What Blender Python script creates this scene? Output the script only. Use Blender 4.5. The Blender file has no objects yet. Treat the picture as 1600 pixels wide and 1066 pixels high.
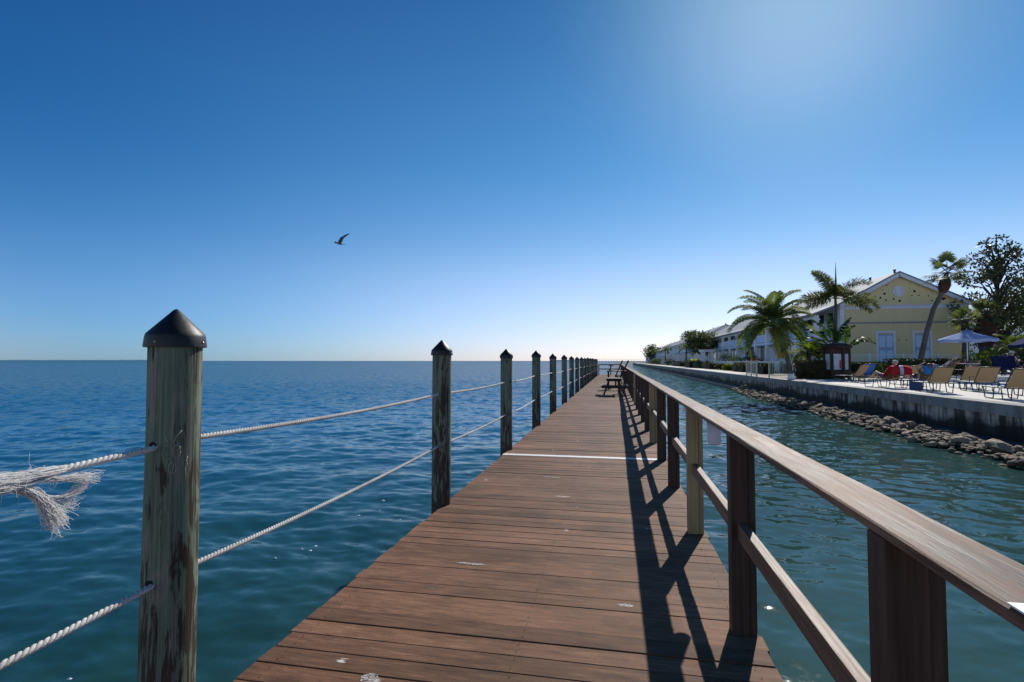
import bpy, bmesh, math, random
import numpy as np
from mathutils import Vector, Matrix, noise as mnoise
random.seed(7); rng = np.random.default_rng(7)
R = math.radians
scn = bpy.context.scene
col = scn.collection

# ------------------------------------------------------------------ helpers
def tag(o, label=None, cat=None, group=None, kind=None):
    if label: o['label'] = label
    if cat: o['category'] = cat
    if group: o['group'] = group
    if kind: o['kind'] = kind
    return o

def empty(name, loc, rz=0.0):
    o = bpy.data.objects.new(name, None); col.objects.link(o)
    o.location = loc; o.rotation_euler = (0, 0, rz); o.empty_display_size = 0.2
    return o

def thing(name, label, cat, loc=(0, 0, 0), rz=0.0, group=None):
    return tag(empty(name, loc, rz), label, cat, group)

def children(o): return [c for c in bpy.data.objects if c.parent == o]
def copy_tree(o, parent=None):
    kids = list(o.children)
    c = o.copy(); col.objects.link(c); c.parent = parent
    for ch in kids: copy_tree(ch, c)
    return c

class MB:
    """collects shapes, builds ONE mesh object"""
    def __init__(s): s.v = []; s.f = []; s.c = []; s.cur = (0.5, 0.5, 0.5)
    def add(s, vs, fs):
        b = len(s.v)
        s.v += [tuple(p) for p in vs]; s.c += [s.cur] * len(vs)
        s.f += [tuple(i + b for i in q) for q in fs]
    def box(s, c, d, rot=None, bev=0.0):
        x, y, z = d[0] / 2, d[1] / 2, d[2] / 2
        if bev <= 0:
            vs = [Vector((a * x, b * y, e * z)) for a in (-1, 1) for b in (-1, 1) for e in (-1, 1)]
            fs = [(0, 1, 3, 2), (4, 6, 7, 5), (0, 4, 5, 1), (2, 3, 7, 6), (0, 2, 6, 4), (1, 5, 7, 3)]
        else:
            bm = bmesh.new(); bmesh.ops.create_cube(bm, size=1)
            for v in bm.verts: v.co = Vector((v.co.x * 2 * x, v.co.y * 2 * y, v.co.z * 2 * z))
            bmesh.ops.bevel(bm, geom=bm.edges[:] , offset=bev, segments=2, affect='EDGES', profile=0.7)
            bm.verts.index_update()
            vs = [v.co.copy() for v in bm.verts]; fs = [[v.index for v in f.verts] for f in bm.faces]; bm.free()
        M = rot if rot is not None else Matrix.Identity(3)
        c = Vector(c)
        s.add([M @ v + c for v in vs], fs); return s
    def bar(s, p0, p1, w, h, up=(0, 0, 1), bev=0.0):
        p0 = Vector(p0); p1 = Vector(p1); d = p1 - p0; L = d.length; y = d.normalized()
        u = Vector(up)
        if abs(u.dot(y)) > 0.98: u = Vector((1, 0, 0))
        x = y.cross(u).normalized(); z = x.cross(y)
        s.box((p0 + p1) / 2, (w, L, h), Matrix((x, y, z)).transposed(), bev); return s
    def tube(s, pts, rad, n=8, cap=True):
        pts = [Vector(p) for p in pts]
        if not hasattr(rad, '__len__'): rad = [rad] * len(pts)
        vs = []; fs = []; prev = None
        for i, p in enumerate(pts):
            t = (pts[min(i + 1, len(pts) - 1)] - pts[max(i - 1, 0)])
            if t.length < 1e-9: t = Vector((0, 0, 1))
            t.normalize()
            if prev is None:
                a = Vector((0, 0, 1)) if abs(t.z) < 0.9 else Vector((1, 0, 0))
                u = t.cross(a).normalized()
            else:
                u = (prev - t * prev.dot(t))
                u = u.normalized() if u.length > 1e-6 else t.orthogonal().normalized()
            prev = u; w = t.cross(u)
            for k in range(n):
                a = 2 * math.pi * k / n
                vs.append(p + (u * math.cos(a) + w * math.sin(a)) * rad[i])
        for i in range(len(pts) - 1):
            for k in range(n):
                fs.append((i * n + k, i * n + (k + 1) % n, (i + 1) * n + (k + 1) % n, (i + 1) * n + k))
        if cap:
            fs.append(tuple(range(n - 1, -1, -1))); fs.append(tuple(range((len(pts) - 1) * n, len(pts) * n)))
        s.add(vs, fs); return s
    def lathe(s, prof, c=(0, 0, 0), n=20, rot=None):
        vs = []; fs = []; c = Vector(c)
        for r, z in prof:
            for k in range(n):
                a = 2 * math.pi * k / n
                v = Vector((r * math.cos(a), r * math.sin(a), z))
                vs.append((rot @ v if rot is not None else v) + c)
        m = len(prof)
        for i in range(m - 1):
            for k in range(n):
                fs.append((i * n + k, i * n + (k + 1) % n, (i + 1) * n + (k + 1) % n, (i + 1) * n + k))
        if prof[0][0] > 1e-5: fs.append(tuple(range(n - 1, -1, -1)))
        if prof[-1][0] > 1e-5: fs.append(tuple(range((m - 1) * n, m * n)))
        s.add(vs, fs); return s
    def quad(s, a, b, c, d): s.add([a, b, c, d], [(0, 1, 2, 3)]); return s
    def build(s, name, mat, parent=None, smooth=False, loc=None):
        me = bpy.data.meshes.new(name)
        me.from_pydata(s.v, [], s.f)
        ca = me.color_attributes.new('Col', 'FLOAT_COLOR', 'POINT')
        a = np.ones((len(s.v), 4), dtype=np.float32); a[:, :3] = np.array(s.c, dtype=np.float32).reshape(-1, 3)
        ca.data.foreach_set('color', a.ravel())
        if smooth:
            me.polygons.foreach_set('use_smooth', [True] * len(me.polygons))
        if mat: me.materials.append(mat)
        me.update()
        o = bpy.data.objects.new(name, me); col.objects.link(o)
        if parent: o.parent = parent
        if loc: o.location = loc
        return o

# ------------------------------------------------------------------ materials
class NT:
    def __init__(s, name):
        m = bpy.data.materials.new(name); m.use_nodes = True; s.m = m; s.t = m.node_tree; s.t.nodes.clear()
        s.out = s.n('ShaderNodeOutputMaterial')
    def n(s, typ, **kw):
        nd = s.t.nodes.new(typ)
        for k, v in kw.items():
            if k == 'inp':
                for a, b in v.items(): s.set(nd, a, b)
            else: setattr(nd, k, v)
        return nd
    def set(s, nd, key, val):
        i = nd.inputs[key]
        if hasattr(val, 'is_output'): s.t.links.new(val, i)
        elif hasattr(val, 'outputs'): s.t.links.new(val.outputs[0], i)
        else:
            if i.type == 'RGBA' and len(val) == 3: val = (*val, 1)
            i.default_value = val
    def coord(s, scale=(1, 1, 1), which='Object', loc=(0, 0, 0)):
        tc = s.n('ShaderNodeTexCoord'); mp = s.n('ShaderNodeMapping')
        s.set(mp, 'Vector', tc.outputs[which]); mp.inputs['Scale'].default_value = scale; mp.inputs['Location'].default_value = loc
        return mp.outputs[0]
    def geo(s, scale=(1, 1, 1)):
        g = s.n('ShaderNodeNewGeometry'); mp = s.n('ShaderNodeMapping')
        s.set(mp, 'Vector', g.outputs['Position']); mp.inputs['Scale'].default_value = scale
        return mp.outputs[0]
    def noise(s, vec, sc=1, det=4, rough=0.55, dist=0.0, out=0):
        return s.n('ShaderNodeTexNoise', inp={'Vector': vec, 'Scale': sc, 'Detail': det, 'Roughness': rough, 'Distortion': dist}).outputs[out]
    def ramp(s, fac, stops, interp='LINEAR'):
        r = s.n('ShaderNodeValToRGB'); s.set(r, 'Fac', fac); e = r.color_ramp; e.interpolation = interp
        while len(e.elements) > 1: e.elements.remove(e.elements[-1])
        for i, (p, c) in enumerate(stops):
            el = e.elements[0] if i == 0 else e.elements.new(p)
            el.position = p; c = (c, c, c) if not hasattr(c, '__len__') else c
            el.color = (*c, 1)
        return r.outputs[0]
    def mix(s, fac, a, b, mode='MIX'):
        m = s.n('ShaderNodeMix', data_type='RGBA', blend_type=mode)
        s.set(m, 0, fac); s.set(m, 6, a); s.set(m, 7, b); return m.outputs[2]
    def math(s, op, a, b=0.0, clamp=False):
        m = s.n('ShaderNodeMath', operation=op, use_clamp=clamp); s.set(m, 0, a); s.set(m, 1, b); return m.outputs[0]
    def attr(s, name='Col'):
        return s.n('ShaderNodeAttribute', attribute_name=name).outputs['Color']
    def sep(s, vec): return s.n('ShaderNodeSeparateXYZ', inp={0: vec}).outputs
    def bump(s, h, st=0.3, dist=0.02):
        return s.n('ShaderNodeBump', inp={'Height': h, 'Strength': st, 'Distance': dist}).outputs[0]
    def bsdf(s, color, rough=0.7, normal=None, metal=0.0, spec=0.5, **kw):
        b = s.n('ShaderNodeBsdfPrincipled'); s.set(b, 'Base Color', color); s.set(b, 'Roughness', rough)
        s.set(b, 'Metallic', metal); s.set(b, 'Specular IOR Level', spec)
        if normal is not None: s.set(b, 'Normal', normal)
        for k, v in kw.items(): s.set(b, k, v)
        return b
    def done(s, sh): s.t.links.new(sh.outputs[0] if hasattr(sh, 'outputs') else sh, s.out.inputs[0]); return s.m

def plain(name, c, rough=0.6, var=0.15, sc=6.0, metal=0.0, spec=0.4, bump=0.0):
    t = NT(name); v = t.coord()
    n = t.noise(v, sc, 4)
    lo = tuple(x * (1 - var) for x in c); hi = tuple(min(1, x * (1 + var)) for x in c)
    cc = t.ramp(n, [(0.3, lo), (0.7, hi)])
    nm = t.bump(n, bump, 0.01) if bump else None
    return t.done(t.bsdf(cc, rough, nm, metal, spec))

def wood(name, dark, mid, light, axis, grain=(60, 3), rough=0.6, attr=False, spots=0.0, spec=0.4, bs=0.35, contrast=(0.3, 0.55, 0.75)):
    """grain runs along `axis` (0,1,2) in object space"""
    t = NT(name)
    sc = [grain[0]] * 3; sc[axis] = grain[1]
    v = t.coord(tuple(sc))
    if attr:
        a = t.attr()
        off = t.n('ShaderNodeVectorMath', operation='MULTIPLY_ADD'); t.set(off, 0, a); off.inputs[1].default_value = (37, 53, 71); t.set(off, 2, v); v = off.outputs[0]
    n1 = t.noise(v, 1.0, 6, 0.6, 0.6)
    v2 = t.coord(tuple((x * 0.25 if i != axis else x * 0.5) for i, x in enumerate(sc)))
    n2 = t.noise(v2, 1.0, 4, 0.5, 0.4)
    n = t.math('MULTIPLY_ADD', n1, 0.65); t.set(n.node, 2, t.math('MULTIPLY', n2, 0.35))
    c = t.ramp(n, [(contrast[0], dark), (contrast[1], mid), (contrast[2], light)])
    if attr:
        g = t.sep(a)[0]
        c = t.mix(1.0, c, t.ramp(g, [(0.0, 0.70), (1.0, 1.25)]), 'MULTIPLY')
    big = t.noise(t.coord((0.7, 0.7, 0.7)), 1.3, 3)
    c = t.mix(1.0, c, t.ramp(big, [(0.3, 0.72), (0.7, 1.18)]), 'MULTIPLY')
    if spots > 0:
        w = t.n('ShaderNodeTexVoronoi', feature='F1', inp={'Vector': t.coord((1.0, 1.0, 0.2)), 'Scale': 3.2, 'Randomness': 1.0})
        nz = t.noise(t.coord((3, 22, 3)), 3.0, 5, 0.7)
        d = t.math('ADD', w.outputs['Distance'], t.math('MULTIPLY', t.math('SUBTRACT', nz, 0.5), 0.35))
        msk = t.ramp(d, [(0.03, 1.0), (0.075, 0.0)])
        sel = t.ramp(t.sep(w.outputs['Color'])[0], [(0.62, 0.0), (0.64, 1.0)], 'CONSTANT')
        c = t.mix(t.math('MULTIPLY', t.math('MULTIPLY', msk, sel), spots), c, (0.62, 0.60, 0.58))
        scuff = t.ramp(t.noise(t.coord((2.2, 26, 3), loc=(3, 1, 0)), 1.5, 5, 0.75), [(0.66, 0.0), (0.76, 1.0)])
        c = t.mix(t.math('MULTIPLY', scuff, 0.42 * spots), c, (0.55, 0.53, 0.52))
    if attr:
        stain = t.ramp(t.noise(t.coord((1.1, 2.4, 1), loc=(5, 3, 0)), 1.6, 5, 0.68, 0.4), [(0.36, 0.66), (0.52, 1.0), (0.64, 1.0), (0.76, 1.28)]); c = t.mix(1.0, c, stain, 'MULTIPLY')
        fine = t.noise(t.coord((90, 260, 90)), 1.0, 3, 0.7); c = t.mix(1.0, c, t.ramp(fine, [(0.3, 0.70), (0.7, 1.28)]), 'MULTIPLY')
    rr = t.ramp(n1, [(0.3, rough - 0.08), (0.7, rough + 0.12)])
    return t.done(t.bsdf(c, rr, t.bump(n1, bs, 0.004), 0, spec))

def leafmat(name, c1, c2, trans=0.35, rough=0.45, attr=True):
    t = NT(name)
    n = t.noise(t.coord(), 1.3, 4, 0.6)
    c = t.ramp(n, [(0.35, c1), (0.65, c2)])
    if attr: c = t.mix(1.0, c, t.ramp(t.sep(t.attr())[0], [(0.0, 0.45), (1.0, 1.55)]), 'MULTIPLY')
    b = t.bsdf(c, rough + .15, spec=0.18)
    tr = t.n('ShaderNodeBsdfTranslucent'); t.set(tr, 'Color', t.mix(1.0, c, (1.5, 1.45, 0.5, 1), 'MULTIPLY'))
    m = t.n('ShaderNodeMixShader', inp={0: trans}); t.set(m, 1, b.outputs[0]); t.set(m, 2, tr.outputs[0])
    return t.done(m)

M = {}
M['deck'] = wood('deck_wood', (0.070, 0.032, 0.018), (0.205, 0.102, 0.056), (0.37, 0.21, 0.128), 0, (110, 7.0), 0.7, attr=True, spots=0.9, spec=0.16)
M['rail'] = wood('rail_wood', (0.040, 0.019, 0.010), (0.135, 0.068, 0.037), (0.28, 0.165, 0.10), 1, (42, 2.6), 0.6, spec=0.22, bs=0.9, contrast=(0.38, 0.50, 0.64))
M['midrail'] = wood('mid_rail_wood', (0.055, 0.027, 0.015), (0.17, 0.092, 0.052), (0.29, 0.18, 0.11), 1, (60, 2.2), 0.55, spec=0.4, bs=0.5)
M['post'] = wood('post_wood', (0.022, 0.012, 0.008), (0.068, 0.036, 0.023), (0.14, 0.080, 0.052), 2, (60, 2.0), 0.6, spec=0.3)
M['newpost'] = wood('new_post_wood', (0.20, 0.135, 0.06), (0.33, 0.24, 0.115), (0.42, 0.32, 0.17), 2, (60, 2.0), 0.6, spec=0.3)
M['table'] = wood('table_wood', (0.02, 0.013, 0.01), (0.05, 0.032, 0.024), (0.10, 0.07, 0.055), 0, (40, 3.0), 0.6, spec=0.3)
M['kiosk'] = wood('kiosk_wood', (0.022, 0.010, 0.007), (0.055, 0.026, 0.017), (0.10, 0.052, 0.036), 2, (40, 3.0), 0.6, spec=0.3)

def piling_mat():
    t = NT('piling_wood')
    n1 = t.noise(t.coord((26, 26, 1.3)), 1.0, 6, 0.68, 0.8)
    n2 = t.noise(t.coord((9, 9, 2.4), loc=(3, 2, 1)), 1.0, 5, 0.6, 2.2)
    n3 = t.noise(t.coord((110, 110, 2.0)), 1.0, 4, 0.65)
    green = t.ramp(n3, [(0.3, (0.070, 0.098, 0.068)), (0.5, (0.130, 0.165, 0.112)), (0.7, (0.20, 0.235, 0.165))])
    brown = t.ramp(n3, [(0.3, (0.024, 0.018, 0.012)), (0.7, (0.078, 0.058, 0.041))])
    z = t.sep(t.coord())[2]
    low = t.ramp(t.math('ADD', t.math('MULTIPLY', z, 0.5), 0.25), [(0.15, 0.16), (0.55, 0.06), (0.85, 0.0)])
    m = t.math('SUBTRACT', t.math('ADD', t.math('MULTIPLY', n1, 0.6), t.math('MULTIPLY', n2, 0.4)), low)
    c = t.mix(t.ramp(m, [(0.420, 0.0), (0.455, 1.0)]), brown, green)
    pale = t.ramp(t.noise(t.coord((11, 11, 1.9), loc=(9, 4, 2)), 1.0, 4, 0.6, 1.4), [(0.57, 0.0), (0.61, 0.75)])
    c = t.mix(pale, c, t.ramp(n3, [(0.3, (0.14, 0.125, 0.10)), (0.7, (0.28, 0.255, 0.205))]))
    crack = t.ramp(t.noise(t.coord((40, 40, 0.7), loc=(1, 7, 0)), 1.0, 4, 0.55), [(0.33, 0.15), (0.39, 1.0)])
    c = t.mix(1.0, c, crack, 'MULTIPLY')
    return t.done(t.bsdf(c, 0.75, t.bump(t.math('ADD', n3, crack), 0.5, 0.004), 0, 0.25))
M['piling'] = piling_mat()
M['cap'] = plain('black_plastic', (0.006, 0.006, 0.0075), 0.5, 0.4, 25, spec=0.45, bump=0.15)
M['steel'] = plain('steel', (0.5, 0.5, 0.5), 0.35, 0.1, metal=0.8)
M['carve'] = plain('carved_line', (0.30, 0.29, 0.22), 0.8)
M['hole'] = plain('dark_hole', (0.01, 0.009, 0.008), 0.9)
def rope_mat():
    t = NT('rope_fibre'); n = t.noise(t.coord((140, 140, 140)), 1.0, 4, 0.7); b = t.noise(t.coord((3, 3, 3)), 1.0, 3)
    c = t.ramp(n, [(0.3, (0.42, 0.40, 0.37)), (0.7, (0.74, 0.72, 0.68))])
    c = t.mix(1.0, c, t.ramp(b, [(0.3, (0.8, 0.78, 0.74)), (0.65, (1.05, 1.05, 1.05))]), 'MULTIPLY')
    return t.done(t.bsdf(c, 0.85, t.bump(n, 0.5, 0.002), 0, 0.2))
M['rope'] = rope_mat()
def fray_mat():
    t = NT('frayed_fibre'); c = t.ramp(t.noise(t.coord((30, 30, 30)), 1, 3), [(0.3, (0.84, 0.82, 0.81)), (0.7, (0.96, 0.95, 0.94))])
    b = t.bsdf(c, 0.6, spec=0.3); tr = t.n('ShaderNodeBsdfTranslucent'); t.set(tr, 'Color', c)
    m = t.n('ShaderNodeMixShader', inp={0: 0.5}); t.set(m, 1, b.outputs[0]); t.set(m, 2, tr.outputs[0]); return t.done(m)
M['fray'] = fray_mat()
def cup_mat():
    t = NT('white_translucent_plastic'); b = t.bsdf(t.ramp(t.noise(t.coord(), 9, 3), [(0.3, (0.70, 0.70, 0.76)), (0.7, (0.80, 0.80, 0.84))]), 0.4)
    tr = t.n('ShaderNodeBsdfTranslucent'); t.set(tr, 'Color', (0.9, 0.86, 0.90, 1))
    m = t.n('ShaderNodeMixShader', inp={0: 0.6}); t.set(m, 1, b.outputs[0]); t.set(m, 2, tr.outputs[0]); return t.done(m)
M['cup'] = cup_mat()
M['cupcollar'] = plain('grey_plastic', (0.12, 0.13, 0.15), 0.5)
M['white'] = plain('white_paint', (0.78, 0.78, 0.76), 0.5, 0.06)
M['whiteblue'] = plain('pale_blue_white_paint', (0.66, 0.70, 0.74), 0.5, 0.06)
M['yellow'] = None
def stucco():
    t = NT('yellow_siding'); v = t.geo()
    n = t.noise(v, 0.35, 5, 0.6); z = t.sep(v)[2]
    c = t.ramp(n, [(0.3, (0.64, 0.525, 0.275)), (0.7, (0.71, 0.595, 0.33))])
    st = t.ramp(t.noise(t.geo((1.4, 1.4, 0.12)), 1, 4, 0.6), [(0.55, 1.0), (0.8, 0.82)])
    c = t.mix(1.0, c, st, 'MULTIPLY')
    w = t.math('FRACT', t.math('MULTIPLY', z, 5.0))
    ln = t.ramp(w, [(0.0, 0.80), (0.09, 1.0)])
    c = t.mix(1.0, c, ln, 'MULTIPLY')
    return t.done(t.bsdf(c, 0.7, t.bump(w, 0.3, 0.01), 0, 0.3))
M['yellow'] = stucco()
def roofm():
    t = NT('metal_roof'); v = t.geo()
    y = t.sep(v)[1]; w = t.math('FRACT', t.math('MULTIPLY', y, 2.2))
    c = t.ramp(t.noise(v, 0.25, 4), [(0.3, (0.20, 0.215, 0.235)), (0.7, (0.28, 0.30, 0.32))])
    c = t.mix(1.0, c, t.ramp(w, [(0.0, 0.8), (0.12, 1.0), (0.88, 1.0), (1.0, 0.8)]), 'MULTIPLY')
    return t.done(t.bsdf(c, 0.7, None, 0.0, 0.15))
M['roof'] = roofm()
M['rooftrim'] = plain('roof_trim', (0.62, 0.64, 0.70), 0.5, 0.08)
M['glass'] = plain('window_glass', (0.06, 0.08, 0.11), 0.12, 0.2, spec=0.6)
M['shutter'] = plain('shutter_blue_grey', (0.33, 0.40, 0.56), 0.5, 0.08)
M['bandgrey'] = plain('band_grey', (0.25, 0.27, 0.30), 0.6)
M['rearwall'] = plain('pale_back_wall', (0.78, 0.81, 0.84), 0.7, 0.1)  # pale bluish white wall paint
M['balc'] = plain('balcony_panel', (0.50, 0.64, 0.80), 0.6, 0.08)
def concrete(name, c, st=0.5, sc=1.0):
    t = NT(name); v = t.geo()
    n = t.noise(v, 0.8 * sc, 6, 0.65); n2 = t.noise(v, 14 * sc, 4, 0.6)
    cc = t.ramp(n, [(0.25, tuple(x * (1 - st * 0.5) for x in c)), (0.7, tuple(min(1, x * 1.1) for x in c))])
    cc = t.mix(1.0, cc, t.ramp(n2, [(0.3, 0.88), (0.7, 1.06)]), 'MULTIPLY')
    return t, cc, n2
def patio():
    t, c, n = concrete('patio_concrete', (0.60, 0.565, 0.52), 0.3, 0.7)
    x, y, z = t.sep(t.geo())[:3]
    for k, s in ((x, 0.33), (y, 0.33)):
        w = t.math('FRACT', t.math('MULTIPLY', k, s)); c = t.mix(1.0, c, t.ramp(w, [(0.0, 0.6), (0.012, 1.0)]), 'MULTIPLY')
    return t.done(t.bsdf(c, 0.8, t.bump(n, 0.15, 0.01), 0, 0.3))
M['patio'] = patio()
def capm():
    t, c, n = concrete('seawall_cap', (0.30, 0.295, 0.28), 0.6, 1.0)
    y = t.sep(t.geo())[1]
    w = t.math('FRACT', t.math('MULTIPLY', y, 0.14)); c = t.mix(1.0, c, t.ramp(w, [(0.0, 0.35), (0.006, 1.0)]), 'MULTIPLY')
    s = t.ramp(t.noise(t.geo((1.5, 1.5, 0.35)), 1.2, 5, 0.65), [(0.45, 1.0), (0.72, 0.4)])
    c = t.mix(1.0, c, s, 'MULTIPLY')
    return t.done(t.bsdf(c, 0.8, t.bump(n, 0.3, 0.01), 0, 0.3))
M['wallcap'] = capm()
def wallm():
    t, c, n = concrete('seawall_face', (0.46, 0.42, 0.36), 0.9, 1.2)
    v = t.geo(); z = t.sep(v)[2]
    nz = t.noise(t.geo((1, 0.45, 0.8)), 1.1, 5, 0.6, 0.5)
    h = t.math('ADD', z, t.math('MULTIPLY', t.math('SUBTRACT', nz, 0.5), 1.1))
    wet = t.ramp(t.math('ADD', t.math('MULTIPLY', h, 0.7), 0.6), [(0.16, (0.025, 0.027, 0.027)), (0.32, (0.07, 0.07, 0.065)), (0.46, (1, 1, 1))])
    c = t.mix(1.0, c, wet, 'MULTIPLY')
    drip = t.ramp(t.noise(t.geo((1, 1.6, 0.22)), 1.6, 5, 0.65, 0.3), [(0.44, 1.0), (0.56, 0.12)])
    c = t.mix(1.0, c, drip, 'MULTIPLY')
    rust = t.ramp(t.noise(t.geo((1, 0.8, 0.25)), 0.9, 3), [(0.66, 0.0), (0.72, 0.6)])
    c = t.mix(rust, c, (0.16, 0.085, 0.035))
    y = t.sep(v)[1]
    w = t.math('FRACT', t.math('MULTIPLY', y, 0.55)); c = t.mix(1.0, c, t.ramp(w, [(0.0, 0.3), (0.018, 1.0)]), 'MULTIPLY')
    return t.done(t.bsdf(c, 0.75, t.bump(t.math('ADD', n, nz), 0.5, 0.03), 0, 0.3))
M['wall'] = wallm()
M['ledge'] = plain('wet_concrete', (0.055, 0.06, 0.062), 0.5, 0.5, 1.5)
def rockm():
    t = NT('rock'); v = t.coord(); inf = t.n('ShaderNodeObjectInfo')
    n = t.noise(v, 3.0, 7, 0.68); n2 = t.noise(v, 12, 5, 0.65)
    c = t.ramp(n, [(0.3, (0.06, 0.046, 0.034)), (0.47, (0.21, 0.165, 0.115)), (0.68, (0.46, 0.385, 0.295))])
    c = t.mix(1.0, c, t.ramp(inf.outputs['Random'], [(0, (0.55, 0.52, 0.5)), (0.6, (1.0, 0.95, 0.9)), (1, (1.45, 1.4, 1.3))]), 'MULTIPLY')
    z = t.sep(t.geo())[2]
    c = t.mix(1.0, c, t.ramp(t.math('ADD', z, 1.35), [(0.33, (0.25, 0.25, 0.2)), (0.46, (1, 1, 1))]), 'MULTIPLY')
    b = t.ramp(n2, [(0.66, 0.0), (0.72, 0.7)])
    c = t.mix(b, c, (0.5, 0.49, 0.46))
    return t.done(t.bsdf(c, 0.8, t.bump(n, 0.9, 0.06), 0, 0.3))
M['rock'] = rockm()
def sandm():
    t, c, n = concrete('gravel_bed', (0.36, 0.31, 0.25), 0.4, 2.0)
    sp = t.n('ShaderNodeTexVoronoi', inp={'Vector': t.geo(), 'Scale': 22.0}); c = t.mix(1.0, c, t.ramp(t.sep(sp.outputs['Color'])[0], [(0, 0.55), (1, 1.3)]), 'MULTIPLY')
    return t.done(t.bsdf(c, 0.9, t.bump(sp.outputs['Distance'], 0.5, 0.03), 0, 0.2))
M['gravel'] = sandm()
def grassm():
    t = NT('lawn'); n = t.noise(t.geo(), 0.6, 6, 0.7)
    return t.done(t.bsdf(t.ramp(n, [(0.3, (0.045, 0.06, 0.018)), (0.7, (0.10, 0.12, 0.04))]), 0.9, spec=0.1))
M['lawn'] = grassm()
M['hedge'] = leafmat('hedge_leaf', (0.018, 0.030, 0.010), (0.035, 0.055, 0.016), 0.12)
M['hedgebrown'] = leafmat('hedge_leaf_warm', (0.045, 0.035, 0.015), (0.09, 0.075, 0.028), 0.15)
M['leaf'] = leafmat('oak_leaf', (0.045, 0.065, 0.024), (0.105, 0.13, 0.05), 0.25)
M['magnolia'] = leafmat('magnolia_leaf', (0.042, 0.060, 0.030), (0.095, 0.108, 0.055), 0.14, 0.3)
M['palm'] = leafmat('palm_leaf', (0.055, 0.095, 0.034), (0.115, 0.155, 0.056), 0.42)
M['palmy'] = leafmat('palm_leaf_yellow', (0.19, 0.155, 0.03), (0.32, 0.25, 0.045), 0.45)
M['palmg'] = leafmat('palm_leaf_bright', (0.07, 0.11, 0.018), (0.15, 0.19, 0.03), 0.45)
M['foxtail'] = leafmat('foxtail_leaf', (0.080, 0.095, 0.042), (0.16, 0.17, 0.075), 0.45)
M['sabal'] = leafmat('fan_palm_leaf', (0.065, 0.095, 0.044), (0.14, 0.17, 0.08), 0.4)
M['banana'] = leafmat('banana_leaf', (0.020, 0.045, 0.014), (0.05, 0.095, 0.025), 0.35, 0.35)
M['croton'] = leafmat('croton_leaf', (0.22, 0.24, 0.02), (0.42, 0.40, 0.04), 0.35)
M['redleaf'] = leafmat('red_leaf', (0.24, 0.02, 0.015), (0.40, 0.05, 0.03), 0.25)
M['bark'] = wood('bark', (0.035, 0.028, 0.023), (0.08, 0.066, 0.055), (0.14, 0.12, 0.10), 2, (9, 14), 0.85, spec=0.1, bs=0.8)
M['palmbark'] = wood('palm_bark', (0.055, 0.050, 0.048), (0.12, 0.11, 0.105), (0.19, 0.175, 0.165), 2, (6, 16), 0.85, spec=0.1, bs=0.9)
M['boots'] = wood('palm_boots', (0.03, 0.016, 0.012), (0.085, 0.05, 0.038), (0.15, 0.10, 0.08), 2, (16, 9), 0.9, spec=0.1, bs=1.0)
M['sling'] = None
def slingm(name, c, tr=0.3):
    t = NT(name); v = t.coord((220, 220, 220)); ck = t.noise(v, 1, 2)
    cc = t.mix(1.0, c, t.ramp(ck, [(0.3, 0.85), (0.7, 1.1)]), 'MULTIPLY')
    b = t.bsdf(cc, 0.9, spec=0.06); w = t.n('ShaderNodeBsdfTranslucent'); t.set(w, 'Color', cc)
    m = t.n('ShaderNodeMixShader', inp={0: tr}); t.set(m, 1, b.outputs[0]); t.set(m, 2, w.outputs[0]); return t.done(m)
M['sling'] = slingm('tan_sling', (0.185, 0.135, 0.082, 1), 0.28)
M['slingblue'] = slingm('blue_sling', (0.025, 0.075, 0.30, 1), 0.3)
M['navy'] = slingm('navy_fabric', (0.02, 0.03, 0.10, 1), 0.15)
M['lightblue'] = slingm('pale_blue_canvas', (0.33, 0.42, 0.66, 1), 0.2)
M['bronze'] = plain('bronze_frame', (0.035, 0.025, 0.020), 0.4, 0.2, spec=0.5)
M['beigemetal'] = plain('beige_metal', (0.55, 0.55, 0.46), 0.45, 0.06)
M['red'] = slingm('red_towel', (0.62, 0.035, 0.04, 1), 0.25)
M['whitecloth'] = slingm('white_cloth', (0.75, 0.75, 0.76, 1), 0.25)
M['pinkcloth'] = slingm('pink_cloth', (0.55, 0.10, 0.30, 1), 0.2)
M['bluecloth'] = slingm('blue_cloth', (0.05, 0.22, 0.50, 1), 0.2)
M['bag'] = plain('navy_bag', (0.03, 0.06, 0.17), 0.6)
M['skin'] = plain('skin', (0.46, 0.27, 0.19), 0.5, 0.08, spec=0.35)
M['hair'] = plain('grey_hair', (0.45, 0.42, 0.40), 0.7)
M['darkhair'] = plain('dark_hair', (0.05, 0.03, 0.02), 0.6)
M['poster'] = None
def posterm():
    t = NT('notice_sheet'); v = t.coord()
    x, y, z = t.sep(v)[:3]
    w = t.math('FRACT', t.math('MULTIPLY', z, 9.0)); ln = t.ramp(w, [(0.0, 0.72), (0.35, 0.95)], 'CONSTANT')
    return t.done(t.bsdf(t.mix(1.0, (0.55, 0.58, 0.62, 1), ln, 'MULTIPLY'), 0.4))
M['poster'] = plain('notice_sheet', (0.50, 0.54, 0.58), 0.4, 0.15, 3)
M['yellowpaint'] = plain('yellow_paint', (0.60, 0.38, 0.05), 0.5)
M['feather_dark'] = plain('grey_feather', (0.17, 0.17, 0.175), 0.7)
M['feather_white'] = plain('white_feather', (0.55, 0.55, 0.54), 0.7)
M['beak'] = plain('beak', (0.4, 0.25, 0.05), 0.5)
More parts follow.
